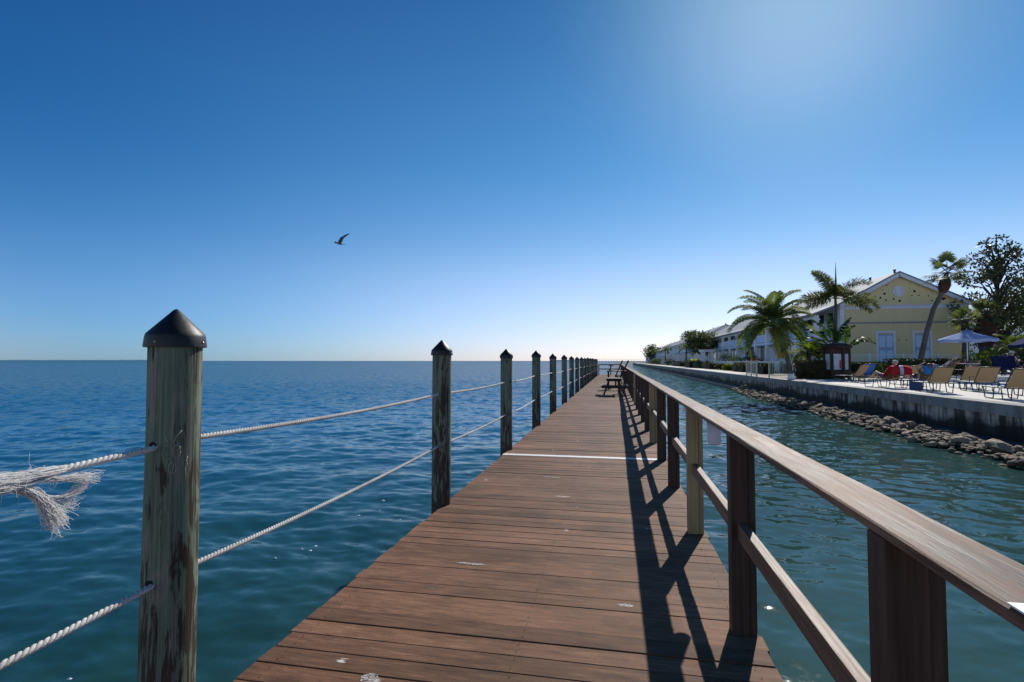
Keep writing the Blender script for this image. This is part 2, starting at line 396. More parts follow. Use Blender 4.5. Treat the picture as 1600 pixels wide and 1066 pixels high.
def hazem():
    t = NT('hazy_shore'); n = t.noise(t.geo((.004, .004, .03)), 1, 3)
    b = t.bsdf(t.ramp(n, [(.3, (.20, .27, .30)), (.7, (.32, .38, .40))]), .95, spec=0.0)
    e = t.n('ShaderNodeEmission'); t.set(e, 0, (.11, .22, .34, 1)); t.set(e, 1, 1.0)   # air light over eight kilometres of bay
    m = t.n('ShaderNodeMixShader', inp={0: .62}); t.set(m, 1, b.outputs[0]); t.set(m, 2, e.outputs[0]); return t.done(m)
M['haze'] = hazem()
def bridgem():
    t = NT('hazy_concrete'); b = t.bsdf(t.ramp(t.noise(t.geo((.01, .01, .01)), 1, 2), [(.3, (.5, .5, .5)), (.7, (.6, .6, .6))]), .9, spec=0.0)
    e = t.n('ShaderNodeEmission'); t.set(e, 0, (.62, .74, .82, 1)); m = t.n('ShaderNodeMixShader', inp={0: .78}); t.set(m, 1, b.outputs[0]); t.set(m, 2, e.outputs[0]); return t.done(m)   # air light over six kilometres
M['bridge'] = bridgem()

# ------------------------------------------------------------------ key numbers
CAM_H = 1.48; YAW = R(11.1); PITCH = math.atan(31 / 820.0)
SUN_AZ = R(18.3); SUN_EL = R(36.4)
ZW = -1.0        # water
ZP = 0.29        # resort paving
WX = 10.5        # seawall face
DX0, DX1 = -1.75, 0.757

# ------------------------------------------------------------------ camera, light, world
cam = bpy.data.cameras.new('camera'); co = bpy.data.objects.new('camera', cam); col.objects.link(co)
cam.sensor_width = 36; cam.sensor_fit = 'HORIZONTAL'; cam.lens = 820 / 1600 * 36
cam.clip_start = 0.05; cam.clip_end = 60000
co.location = (0, 0, CAM_H); co.rotation_euler = (math.pi / 2 + PITCH, 0, YAW)
scn.camera = co

sl = bpy.data.lights.new('sun', 'SUN'); sl.energy = 4.9; sl.angle = R(0.53); sl.color = (1.0, 0.955, 0.88)
so = bpy.data.objects.new('sun', sl); col.objects.link(so)
sd = Vector((math.sin(SUN_AZ) * math.cos(SUN_EL), math.cos(SUN_AZ) * math.cos(SUN_EL), math.sin(SUN_EL)))
so.rotation_euler = (-sd).to_track_quat('-Z', 'Y').to_euler(); so.location = (20, 40, 30)

w = bpy.data.worlds.new('World'); scn.world = w; w.use_nodes = True
wt = w.node_tree; wt.nodes.clear()
wo = wt.nodes.new('ShaderNodeOutputWorld'); bg = wt.nodes.new('ShaderNodeBackground'); sky = wt.nodes.new('ShaderNodeTexSky')
sky.sky_type = 'NISHITA'; sky.sun_disc = False; sky.sun_elevation = SUN_EL; sky.sun_rotation = SUN_AZ
sky.altitude = 0; sky.air_density = 1.0; sky.dust_density = 0.25; sky.ozone_density = 2.5
wtc = wt.nodes.new('ShaderNodeTexCoord'); wsep = wt.nodes.new('ShaderNodeSeparateXYZ'); wt.links.new(wtc.outputs['Generated'], wsep.inputs[0])
def wramp(fac, stops):
    r = wt.nodes.new('ShaderNodeValToRGB'); wt.links.new(fac, r.inputs[0]); e = r.color_ramp; e.interpolation = 'B_SPLINE'
    for k_, (p_, c_) in enumerate(stops):
        el = e.elements[k_] if k_ < 2 else e.elements.new(p_)
        el.position = p_; el.color = (*c_, 1)
    return r.outputs[0]
def wmul(a_, b_):
    m_ = wt.nodes.new('ShaderNodeMix'); m_.data_type = 'RGBA'; m_.blend_type = 'MULTIPLY'; m_.inputs[0].default_value = 1.0
    wt.links.new(a_, m_.inputs[6]); wt.links.new(b_, m_.inputs[7]); return m_.outputs[2]
# cool the dusty horizon of the model sky and deepen the blue away from the sun; out of view behind the camera, brightness is added as fill
el_tint = wramp(wsep.outputs[2], [(0.0, (0.54, 0.54, 0.80)), (0.06, (0.515, 0.515, 0.70)), (0.14, (0.52, 0.53, 0.63)), (0.22, (0.32, 0.47, 0.58)), (0.34, (0.165, 0.39, 0.54)), (0.48, (0.145, 0.36, 0.52)), (0.68, (0.05, 0.24, 0.40))])
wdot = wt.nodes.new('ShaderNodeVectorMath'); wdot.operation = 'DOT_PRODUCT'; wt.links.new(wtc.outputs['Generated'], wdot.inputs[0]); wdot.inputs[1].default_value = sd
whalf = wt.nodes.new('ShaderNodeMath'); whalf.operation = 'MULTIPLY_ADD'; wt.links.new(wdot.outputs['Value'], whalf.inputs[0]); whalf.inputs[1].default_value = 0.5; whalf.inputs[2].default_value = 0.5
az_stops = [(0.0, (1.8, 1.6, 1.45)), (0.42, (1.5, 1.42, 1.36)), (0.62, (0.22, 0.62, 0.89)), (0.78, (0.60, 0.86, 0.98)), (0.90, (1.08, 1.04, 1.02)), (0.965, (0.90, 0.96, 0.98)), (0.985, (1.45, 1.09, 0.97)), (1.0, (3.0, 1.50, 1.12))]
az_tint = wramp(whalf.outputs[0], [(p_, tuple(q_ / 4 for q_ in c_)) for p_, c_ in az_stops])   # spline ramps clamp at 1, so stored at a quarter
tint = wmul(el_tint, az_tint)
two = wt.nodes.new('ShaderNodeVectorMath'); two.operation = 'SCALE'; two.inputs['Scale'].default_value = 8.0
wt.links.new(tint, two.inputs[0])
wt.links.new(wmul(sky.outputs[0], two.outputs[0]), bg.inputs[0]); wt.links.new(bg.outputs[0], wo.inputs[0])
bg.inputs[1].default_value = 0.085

scn.view_settings.view_transform = 'Standard'; scn.view_settings.look = 'None'; scn.view_settings.exposure = 0
scn.cycles.sample_clamp_indirect = 4.0
scn.cycles.max_bounces = 8
scn.cycles.use_denoising = True
#@@WATER
# ------------------------------------------------------------------ water
def water_mat():
    t = NT('bay_water')
    g = t.n('ShaderNodeNewGeometry'); pos = g.outputs['Position']
    def slope(scale, ax, amp, det=2, rot=0.0):
        mp = t.n('ShaderNodeMapping'); t.set(mp, 'Vector', pos); mp.inputs['Rotation'].default_value = (0, 0, rot); mp.inputs['Scale'].default_value = ax
        c = t.noise(mp.outputs[0], scale, det, 0.6, 0.3, out=1)
        v = t.n('ShaderNodeVectorMath', operation='SUBTRACT'); t.set(v, 0, c); v.inputs[1].default_value = (0.5, 0.5, 0.5)
        v2 = t.n('ShaderNodeVectorMath', operation='MULTIPLY'); t.set(v2, 0, v.outputs[0]); v2.inputs[1].default_value = (amp * 0.55, amp, 0)
        return v2.outputs[0]
    # distance from the pier foot: far water carries the unresolved waves as micro slopes
    d = t.n('ShaderNodeVectorMath', operation='LENGTH'); t.set(d, 0, pos); dist = d.outputs['Value']
    sw = t.n('ShaderNodeVectorMath', operation='SCALE'); t.set(sw, 0, slope(1.5, (0.9, 1.0, 1), 1.25, 5, 0.25))
    t.set(sw, 'Scale', t.ramp(t.math('DIVIDE', dist, 100.0), [(0.10, 0.0), (0.22, 0.4), (0.6, 1.0)]))
    rp = slope(3.2, (0.75, 1.0, 1), 0.27, 4, 0.15)
    rp2 = slope(9.0, (0.7, 1.0, 1), 0.10, 2, -0.3)
    gust = t.ramp(t.noise(t.geo((0.05, 0.12, 1)), 1.0, 3, 0.55), [(0.35, 0.55), (0.65, 1.25)])
    a = t.n('ShaderNodeVectorMath', operation='ADD'); t.set(a, 0, rp); t.set(a, 1, rp2)
    b = t.n('ShaderNodeVectorMath', operation='SCALE'); t.set(b, 0, a.outputs[0]); t.set(b, 'Scale', gust)
    c = t.n('ShaderNodeVectorMath', operation='ADD'); t.set(c, 0, b.outputs[0]); t.set(c, 1, sw.outputs[0])
    calm = t.math('MULTIPLY', t.ramp(t.math('ADD', t.math('MULTIPLY', t.sep(pos)[0], 0.1), 0.5), [(0.52, 0.0), (0.62, 1.0)]), t.ramp(t.math('DIVIDE', dist, 20.0), [(0.25, 0.25), (0.8, 0.0)]))
    cs = t.n('ShaderNodeVectorMath', operation='SCALE'); t.set(cs, 0, c.outputs[0]); t.set(cs, 'Scale', t.math('SUBTRACT', 1.0, calm)); c = cs
    e = t.n('ShaderNodeVectorMath', operation='ADD'); t.set(e, 0, c.outputs[0]); t.set(e, 1, g.outputs['Normal'])
    nrm = t.n('ShaderNodeVectorMath', operation='NORMALIZE'); t.set(nrm, 0, e.outputs[0])
    x = t.sep(pos)[0]
    shal = t.ramp(t.math('ADD', t.math('MULTIPLY', x, 0.05), 0.5), [(0.30, 0.0), (0.58, 1.0)])
    patch = t.noise(t.geo((0.18, 0.18, 1)), 1.0, 4, 0.6)
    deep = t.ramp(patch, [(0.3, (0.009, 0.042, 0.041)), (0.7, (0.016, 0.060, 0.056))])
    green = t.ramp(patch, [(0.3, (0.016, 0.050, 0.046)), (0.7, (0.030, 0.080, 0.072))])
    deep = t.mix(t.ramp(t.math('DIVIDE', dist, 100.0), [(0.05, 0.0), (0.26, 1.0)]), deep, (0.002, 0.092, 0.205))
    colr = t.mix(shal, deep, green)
    # wave shadowing keeps the mean reflectance of a ruffled sea well below the flat-water value at grazing angles
    lim = t.ramp(t.math('DIVIDE', dist, 100.0), [(0.04, 0.9), (0.12, 0.55), (0.40, 0.33)])
    fr = t.n('ShaderNodeFresnel', inp={'IOR': 1.333, 'Normal': nrm.outputs[0]})
    fac = t.math('MINIMUM', fr.outputs[0], lim)
    df = t.n('ShaderNodeBsdfDiffuse', inp={'Color': colr, 'Normal': nrm.outputs[0]})
    gl = t.n('ShaderNodeBsdfAnisotropic', inp={'Roughness': 0.03, 'Normal': nrm.outputs[0]})
    ms = t.n('ShaderNodeMixShader'); t.set(ms, 0, fac); t.set(ms, 1, df.outputs[0]); t.set(ms, 2, gl.outputs[0])
    return t.done(ms)

def build_water():
    cx, cy = 0.0, 0.0
    ang = np.radians(np.arange(-80, 70.01, 0.2)); na = len(ang)
    rs = [1.0]
    while rs[-1] < 70: rs.append(rs[-1] * 1.0048)
    while rs[-1] < 30000: rs.append(rs[-1] * 1.10)
    rs = np.array(rs); nr = len(rs)
    rr, aa = np.meshgrid(rs, ang, indexing='ij')
    X = cx + rr * np.sin(aa); Y = cy + rr * np.cos(aa); Z = np.zeros_like(X)
    N = 64
    for i in range(N):
        lam = 0.22 * (4.2 / 0.22) ** (i / (N - 1)) * rng.uniform(0.92, 1.08)
        th = rng.normal(R(-76), R(36) if lam > 1.6 else R(58)); k = 2 * np.pi / lam
        amp = 0.0034 * lam ** 0.95 * rng.uniform(0.6, 1.4) * (0.6 if lam > 2 else (0.75 if lam > 1 else 1.0))
        fade = np.clip((lam / (rr * 0.0048) - 2.2) / 3, 0, 1)
        near = np.clip((rr - 2.5) / 9.0, 0, 1)           # calmer, longer ripples in the lee of the pier
        fade = fade * (1 - (0.32 if lam < 1.1 else 0.1) * (1 - near))
        lat = np.clip((X - 1.0) / 4.0, 0, 1); fade = fade * (1 - (0.35 if lam > .8 else .1) * lat) * (1 - 0.35 * np.clip((X - .5) / 1.0, 0, 1) * np.clip((11 - rr) / 5, 0, 1))
        kx, ky = k * np.cos(th), k * np.sin(th)
        env = 0.7 + 0.6 * np.sin(X * kx * 0.13 + Y * ky * 0.21 + rng.uniform(0, 6.3)) * np.cos(X * ky * .17 - Y * kx * .11 + rng.uniform(0, 6.3))
        ph = X * kx + Y * ky + rng.uniform(0, 6.3) + 1.1 * np.sin((X * .8 + Y * .3) * 0.9 / lam + rng.uniform(0, 6)) + 0.8 * np.sin((Y * .7 - X * .4) * .8 / lam + rng.uniform(0, 6))
        Z += amp * env * fade * (np.sin(ph) + 0.2 * np.sin(2 * ph))
    Z *= np.clip((75 - rr) / 30, 0, 1)
    Z += ZW
    co_ = np.stack([X, Y, Z], -1).reshape(-1, 3)
    i, j = np.meshgrid(np.arange(nr - 1), np.arange(na - 1), indexing='ij')
    q = np.stack([i * na + j, i * na + j + 1, (i + 1) * na + j + 1, (i + 1) * na + j], -1).reshape(-1, 4)
    me = bpy.data.meshes.new('water'); me.vertices.add(len(co_)); me.vertices.foreach_set('co', co_.ravel().astype(np.float32))
    me.loops.add(q.size); me.loops.foreach_set('vertex_index', q.ravel().astype(np.int32))
    me.polygons.add(len(q)); me.polygons.foreach_set('loop_start', np.arange(0, q.size, 4, dtype=np.int32)); me.polygons.foreach_set('loop_total', np.full(len(q), 4, dtype=np.int32))
    me.polygons.foreach_set('use_smooth', np.ones(len(q), dtype=bool))
    me.update(calc_edges=True); me.validate()
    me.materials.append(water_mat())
    o = bpy.data.objects.new('water', me); col.objects.link(o); o['kind'] = 'structure'
build_water()
def foam(x, y, r):
    m = MB(); n = 9; m.add([(r * random.uniform(.5, 1.1) * math.cos(6.283 * k / n), r * .45 * random.uniform(.5, 1.1) * math.sin(6.283 * k / n), 0) for k in range(n)] + [(0, 0, .012)], [(k, (k + 1) % n, n) for k in range(n)])
    o = m.build('foam_fleck', M['white']); o.location = (x, y, ZW + .02); o.rotation_euler = (0, 0, random.uniform(-.4, .4))
    tag(o, 'tiny white foam fleck drifting on the dark water left of the pier', 'foam', 'foam flecks on the water')
FOAM = [(-4.03, 7.825, 0.05), (-3.291, 7.75, 0.035), (-3.825, 8.161, 0.03), (-4.04, 8.745, 0.05), (-3.905, 6.283, 0.045), (-3.929, 6.437, 0.035), (-4.044, 6.303, 0.03), (-4.183, 5.958, 0.03), (-4.159, 3.421, 0.03)]
for fx_, fy_, fr_ in FOAM: foam(fx_, fy_, fr_)
#@@PIER
# ------------------------------------------------------------------ pier
PIER_END = 56.2
pier = thing('boardwalk_pier', 'long brown plank boardwalk pier running straight out over the bay', 'pier', (0, 0, 0))
mb = MB(); BW = 0.1452; y = -2.0; k = 0
white_board = MB()
while y < PIER_END:
    dz = random.uniform(-0.0025, 0.0025); gap = random.choice([0.001, 0.0015, 0.002, 0.003, 0.005])
    x0 = DX0 + random.uniform(-0.012, 0.008); x1 = DX1 + random.uniform(-0.008, 0.012)
    is_white = 8.2 <= y + BW / 2 < 8.2 + BW
    t = white_board if is_white else mb
    t.cur = (random.random(), random.random(), random.random())
    y0, y1, z1 = y + gap / 2, y + BW - gap / 2, dz; z0 = -0.036; c = 0.003
    tl = random.uniform(-0.0015, 0.0015)
    pr = [(y0, z0), (y1, z0), (y1, z1 - c + tl), (y1 - c, z1 + tl), (y0 + c, z1 - tl), (y0, z1 - c - tl)]
    vs = [(xx, a, b) for xx in (x0, x1) for a, b in pr]
    n = 6
    fs = [(i, (i + 1) % n, n + (i + 1) % n, n + i) for i in range(n)] + [tuple(range(n - 1, -1, -1)), tuple(range(n, 2 * n))]
    t.add(vs, [f[::-1] for f in fs])
    y += BW
mb.build('deck', M['deck'], pier)
sm = MB(); yq = -2.0; kq = 0
while yq < 16:
    for xx in (DX0 + 0.10, -0.5, DX1 - 0.10):
        for o_ in (.035, BW - .035):
            sm.lathe([(.0042, .0028), (0, .0034)], (xx + random.uniform(-.006, .006), yq + o_ + random.uniform(-.006, .006), 0.0012), 7)
    yq += BW
tag(sm.build('screw_heads', M['hole'], pier), kind='stuff')
def worn_white():
    t = NT('worn_white_paint'); n = t.noise(t.coord((4, 30, 4)), 2.0, 5, 0.7)
    return t.done(t.bsdf(t.ramp(n, [(0.30, (0.25, 0.20, 0.17)), (0.42, (0.62, 0.60, 0.58)), (0.7, (0.80, 0.79, 0.77))]), 0.6))
M['worn'] = worn_white()
tag(white_board.build('deck_stripe', M['worn'], pier), 'white painted strip across the deck')
mb = MB()
for xx in (DX0 + 0.10, -0.5, DX1 - 0.10):
    mb.box((xx, (PIER_END - 2) / 2, -0.135), (0.05, PIER_END + 2, 0.19))
mb.build('joist', M['post'], pier)
mb = MB()
yy = 1.37 + 0.05
for i in range(17):
    Y = 1.42 + 3.4 * i
    if Y > 55: break
    b = MB(); b.tube([(DX1 - 0.16, Y, -2.2), (DX1 - 0.16, Y, -0.24)], 0.10, 12)
    b.build('support_pile', M['post'], pier, True)

# pilings on the left
PX = -1.79
PSP = 3.38
pile_y = [1.88 + PSP * i for i in range(16)]
mbs = MB()
def pile_mesh(seed):
    random.seed(seed); m = MB(); n = 28; zs = [-2.2, -1.2, -0.6, -0.2, 0.1, 0.4, 0.7, 1.0, 1.25, 1.45, 1.55]
    vs = []; fs = []
    for iz, z in enumerate(zs):
        for k_ in range(n):
            a = 2 * math.pi * k_ / n
            r = 0.0985 + 0.0035 * mnoise.noise(Vector((math.cos(a) * 1.5, math.sin(a) * 1.5, z * 1.2 + seed))) + 0.002 * (1 - z) * 0.5
            vs.append((r * math.cos(a), r * math.sin(a), z))
    for i in range(len(zs) - 1):
        for k_ in range(n): fs.append((i * n + k_, i * n + (k_ + 1) % n, (i + 1) * n + (k_ + 1) % n, (i + 1) * n + k_))
    m.add(vs, fs); return m
cap_prof = [(0.1085, 1.538), (0.1135, 1.536), (0.1140, 1.545), (0.1095, 1.580), (0.1060, 1.592), (0.060, 1.6405), (0.012, 1.6905), (0.004, 1.696), (0.0, 1.697)]
pile_labels = ['nearest weathered piling, with carved scratches and black pointed cap',
  'second piling from the camera, green timber at the deck edge',
  'third piling from the camera, standing by the white strip across the deck',
  'fourth piling in the row, just beyond the white strip across the deck', 'fifth piling in the row along the left deck edge', 'sixth piling in the row along the left deck edge',
  'seventh piling in the row along the left deck edge']
base_pile = None
for i, Y in enumerate(pile_y):
    if Y > PIER_END: break
    th_ = thing('piling', pile_labels[i] if i < len(pile_labels) else 'distant piling among the far cluster at the end of the pier', 'piling', (PX + random.uniform(-.012, .012), Y, 0), random.uniform(0, 6) if i else 0.0, 'pilings along the left edge of the pier')
    th_.scale = (1, 1, 1.0 + (random.uniform(-.012, .02) if i else 0))
    random.seed(100 + i)
    pile_mesh(i * 3.7).build('shaft', M['piling'], th_, True)
    cp = MB().lathe(cap_prof, n=28).build('cap', M['cap'], th_, False)
    for p in cp.data.polygons: p.use_smooth = True
    md = cp.modifiers.new('es', 'EDGE_SPLIT'); md.split_angle = R(32)
    if i < 3:
        for a in ((-84, 12, 104, 194) if i == 0 else (0, 90, 180, 270)):
            a = R(a); d = Vector((math.cos(a), math.sin(a), 0))
            MB().lathe([(0.0048, 0), (0.0045, 0.002), (0.0, 0.0035)], d * 0.1128 + Vector((0, 0, 1.556)), 10, Vector((0, 0, 1)).rotation_difference(d).to_matrix()).build('screw', M['steel'], cp, True)
    if i < 5:
        for z in (1.14, 0.60):
            MB().lathe([(0.0185, 0), (0.0, 0.0012)], (0, -0.1005, z), 12, Matrix.Rotation(R(90), 3, 'X')).build('rope_hole', M['hole'], th_)
    if i == 0:   # scratched heart / initials
        cm = MB()
        def stroke(pts, r=0.0022):
            P = []
            for a, z in pts:
                a = R(a); P.append((0.1000 * math.cos(a), 0.1000 * math.sin(a), z))
            cm.tube(P, r, 5)
        A0 = -47; Z0 = 1.115
        S = lambda x, z: (A0 + x * 1.25, Z0 + z * 0.00205)
        circ = lambda cx_, cz_, rx, rz, a0, a1, n=14: [S(cx_ + rx * math.cos(R(a0 + (a1 - a0) * k_ / n)), cz_ + rz * math.sin(R(a0 + (a1 - a0) * k_ / n))) for k_ in range(n + 1)]
        stroke(circ(-9, 0, 7, 14, 50, 320)); stroke(circ(6, 2, 6, 12, 0, 360)); stroke([S(6, 2), S(13, 10)]); stroke(circ(0, -30, 6, 11, 90, 410))
        stroke([S(-2, -16), S(2, -22), S(0, -41)]); stroke([S(0, 16), S(5, 30), S(14, 42)]); stroke([S(-6, 18), S(-12, 32)])
        stroke(circ(20, -24, 4, 7, 0, 360)); stroke([S(24, -10), S(21, -30), S(22, -55)])
        cm.build('carved_scratches', M['carve'], th_, True)

# ropes
def rope_path(z0, y_from, y_to, sag=0.035):
    """function giving (y -> z) with a sag between pilings"""
    def f(y):
        if y < pile_y[0]:
            t = (pile_y[0] - y) / 3.6; return z0 - sag * 4 * t * (1 - t) * 1.1
        k = int((y - pile_y[0]) / PSP); t = ((y - pile_y[0]) - PSP * k) / PSP
        return z0 + 0.012 * math.sin(k * 2.1 + z0) * (1 - t) + 0.012 * math.sin((k + 1) * 2.1 + z0) * t - sag * (0.7 + 0.5 * math.sin(k * 3.3)) * 4 * t * (1 - t)
    return f
def make_rope(z0, label, y_start):
    root = thing('rope', label, 'rope', (PX, 0, 0), 0, 'white ropes strung between the pilings')
    f = rope_path(z0, y_start, 54); m = MB()
    R0, r, pitch = 0.0062, 0.0066, 0.060
    for (ya, yb, seg, ns) in ((y_start, 5.6, 13, 7), (5.6, 9.3, 9, 5)):
        n = int((yb - ya) / pitch * seg)
        for s_ in range(3):
            P = []
            for i in range(n + 1):
                y_ = ya + (yb - ya) * i / n; a = 2 * math.pi * ((y_ - y_start) / pitch + s_ / 3)
                P.append((R0 * math.cos(a), y_, f(y_) + R0 * math.sin(a)))
            m.tube(P, r, ns)
    P = [(0, 9.3 + (pile_y[-1] - 9.3) * i / 190, f(9.3 + (pile_y[-1] - 9.3) * i / 190)) for i in range(191)]
    m.tube(P, 0.0115, 8)
    m.build('rope_line', M['rope'], root, True)
    return root, f
rope_u, fu = make_rope(1.14, 'upper white twisted rope with a frayed tuft beside the nearest piling', -1.6)
rope_l, fl = make_rope(0.60, 'lower white twisted rope running low between the pilings', -1.6)
# the frayed tuft on the upper rope
random.seed(5); fm = MB()
def fib(p, d, L, droop, r=0.0010, n=9, wig=0.012):
    p = Vector(p); d = Vector(d).normalized(); P = [p.copy()]
    ph = [random.uniform(0, 6.3) for _ in range(3)]
    for i in range(n):
        t = (i + 1) / n
        d = (d + Vector((0, 0, -droop / n))).normalized()
        p = p + d * (L / n)
        P.append(p + Vector((math.sin(t * 7 + ph[0]), math.sin(t * 8 + ph[1]), math.sin(t * 9 + ph[2]))) * wig * t)
    fm.tube(P, [r * (1 - 0.5 * i / n) for i in range(n + 1)], 4, False)
def lock(P, n, spread, r=0.0008, jit=0.006, flare=1.0):
    """a lock of fine fibres following the control points P (x, y, z)"""
    P = [Vector(p) for p in P]; K = len(P) - 1
    def at(t):
        f = min(max(t, 0), .9999) * K; k = int(f); u = f - k
        p0, p1, p2, p3 = P[max(k - 1, 0)], P[k], P[k + 1], P[min(k + 2, K)]
        return 0.5 * ((2 * p1) + (p2 - p0) * u + (2 * p0 - 5 * p1 + 4 * p2 - p3) * u * u + (3 * p1 - p0 - 3 * p2 + p3) * u ** 3)
    for _ in range(n):
        o = Vector((random.gauss(0, 1), random.gauss(0, 1), random.gauss(0, 1))) * spread; t0 = random.uniform(0, .18); t1 = random.uniform(.72, 1.04); ph = [random.uniform(0, 6.3) for _ in range(3)]
        pts = []; N = 12
        for i in range(N + 1):
            t = t0 + (t1 - t0) * i / N
            pts.append(at(t) + o * (.25 + .9 * flare * t * t) + Vector((math.sin(t * 9 + ph[0]), math.sin(t * 11 + ph[1]), math.sin(t * 10 + ph[2]))) * jit * (.3 + t))
        fm.tube(pts, [r * (1.2 - .6 * i / N) for i in range(N + 1)], 4, False)
zf = fu
# thick opened strands lying along the rope, then the locks that hang from them
for q in range(9):
    a = q * .7; o = Vector((math.cos(a), 0, math.sin(a))) * .012
    lock([(o.x * .6, 1.44, zf(1.44) + o.z * .5), (o.x * 1.6, 1.36, zf(1.36) + o.z), (o.x * 1.6, 1.29, zf(1.27) + o.z * 1.4 - .004), (o.x * 1.8, 1.21, zf(1.18) + o.z * 1.6), (o.x * 1.6, 1.12, zf(1.08) + o.z * 1.5), (o.x * 1.2, 1.0, zf(.98) + o.z * 1.2)], 48, .008, .0010, .010, 1.0)
main = [(.0, 1.20, zf(1.2)), (.005, 1.27, zf(1.27) - .018), (.01, 1.335, zf(1.3) - .055), (.012, 1.372, zf(1.3) - .110), (.012, 1.388, zf(1.3) - .150), (.01, 1.404, zf(1.3) - .182)]
lock(main, 190, .0095, .0010, .009, 1.1)
lock([(p[0], p[1] - .015 + .05 * k / 5, p[2] + .012 * k / 5) for k, p in enumerate(main)], 90, .010, .0009, .007, 1.1)
lock([(.0, 1.25, zf(1.25) - .01), (.01, 1.34, zf(1.3) - .062), (.015, 1.42, zf(1.3) - .085), (.015, 1.475, zf(1.3) - .070), (.01, 1.50, zf(1.3) - .045)], 110, .007, .0009, .006, 1.1)
lock([(.0, 1.28, zf(1.28)), (.01, 1.38, zf(1.3) - .02), (.02, 1.46, zf(1.3) - .030), (.02, 1.53, zf(1.3) - .046)], 70, .007, .0009, .007, 1.3)
lock([(.0, 1.30, zf(1.3) - .02), (.0, 1.40, zf(1.3) - .10), (.0, 1.47, zf(1.3) - .115)], 45, .010, .0008, .010, 1.4)
for k in range(90):
    y_ = random.uniform(1.0, 1.42); fib((random.gauss(0, .01), y_, zf(y_) + random.gauss(0, .01)), (random.uniform(-.5, .5), random.uniform(-.4, 1), random.uniform(-.8, .6)), random.uniform(.03, .09), .8, .0007, 6, .008)
fm.build('frayed_tuft', M['fray'], rope_u, True)

# right hand rail
random.seed(11)
rail = thing('wooden_railing', 'brown timber railing with a flat cap board along the right side of the pier', 'railing', (0, 0, 0))
post_y = [1.37 + 1.695 * i for i in range(-2, 33)]
post_y = [p for p in post_y if p < PIER_END]
yellow_idx = {4, 7, 12}
for i, Y in enumerate(post_y):
    m = MB(); lx = random.uniform(-.004, .004)
    m.box((0.6545 + lx, Y + 0.045, 0.416), (0.089, 0.089, 1.300), None, 0.004)
    m.box((0.7215 + lx, Y + 0.055, 0.406), (0.037, 0.080, 1.280), None, 0.003)
    o = m.build('post', M['newpost'] if i in yellow_idx else M['post'], rail)
    if i in yellow_idx: tag(o, 'newer yellowish timber post')
    if i + 1 < len(post_y):
        m = MB(); z0 = 0.556 + random.uniform(-.006, .006); z1 = 0.556 + random.uniform(-.006, .006)
        m.bar((0.668, Y + 0.0905, z0), (0.668, post_y[i + 1] - 0.001, z1), 0.046, 0.089, bev=0.005)
        m.build('mid_rail', M['midrail'], rail)
# cap: boards of two to three bays each, slightly warped
k = 0; i = 0
while i < len(post_y) - 1:
    j = min(i + random.choice((2, 3, 3)), len(post_y) - 1)
    ya = post_y[i] + 0.046 if i else post_y[0] - 0.3; yb = post_y[j] + 0.043
    n = max(6, int((yb - ya) / 0.25)); m = MB(); off0 = random.uniform(-.006, .006); off1 = random.uniform(-.006, .006); bow = random.uniform(-.012, .012)
    if ya < 4: off0 = off1 = 0.0; bow = 0.0
    prof = [(-.0775, -.010), (-.0745, -.013), (.0745, -.013), (.0775, -.010), (.0775, .0095), (.073, .013), (-.073, .013), (-.0775, .0095)]
    vs = []; fs = []
    for q in range(n + 1):
        t = q / n; yy = ya + (yb - ya) * t; xo = 0.6845 + off0 * (1 - t) + off1 * t + bow * 4 * t * (1 - t); zo = 1.0805 + 0.0015 * math.sin(q * 1.3) + random.uniform(-.0007, .0007)
        for a, b in prof: vs.append((xo + a + random.uniform(-.0012, .0012), yy, zo + b))
    nn = len(prof)
    for q in range(n):
        for e in range(nn): fs.append((q * nn + e, q * nn + (e + 1) % nn, (q + 1) * nn + (e + 1) % nn, (q + 1) * nn + e))
    fs.append(tuple(range(nn - 1, -1, -1))); fs.append(tuple(range(n * nn, n * nn + nn)))
    m.add(vs, [f[::-1] for f in fs])
    m.build('cap_board', M['rail'], rail)
    i = j
random.seed(77)
def scuff_mat():
    t = NT('paint_scuff'); n = t.noise(t.coord((38, 120, 10)), 1.0, 5, 0.75)
    b = t.bsdf((.66, .64, .62, 1), .7); tr = t.n('ShaderNodeBsdfTransparent')
    m = t.n('ShaderNodeMixShader'); t.set(m, 0, t.ramp(n, [(0.46, 0.0), (0.56, 0.85)])); t.set(m, 1, tr.outputs[0]); t.set(m, 2, b.outputs[0]); return t.done(m)
M['scuff'] = scuff_mat()
for (x_, y_, lx_, ly_) in ((-1.13, 2.32, .06, .045), (-1.03, 3.75, .13, .02), (-0.57, 5.77, .09, .035), (-.80, 6.7, .14, .02), (.05, 3.3, .05, .03)):
    n_ = 18; P_ = [(lx_ * random.uniform(.6, 1.1) * math.cos(6.283 * q / n_), ly_ * random.uniform(.6, 1.1) * math.sin(6.283 * q / n_), 0) for q in range(n_)]
    pm_ = MB(); pm_.add(P_, [tuple(range(n_))]); pm_.build('paint_mark', M['scuff'], pier).location = (x_, y_, 0.0048)
MB().box((0.622, 0.955, 1.0955), (0.028, 0.06, 0.003), None).build('white_patch', M['white'], rail)  # small thin white plate on the inner edge of the cap

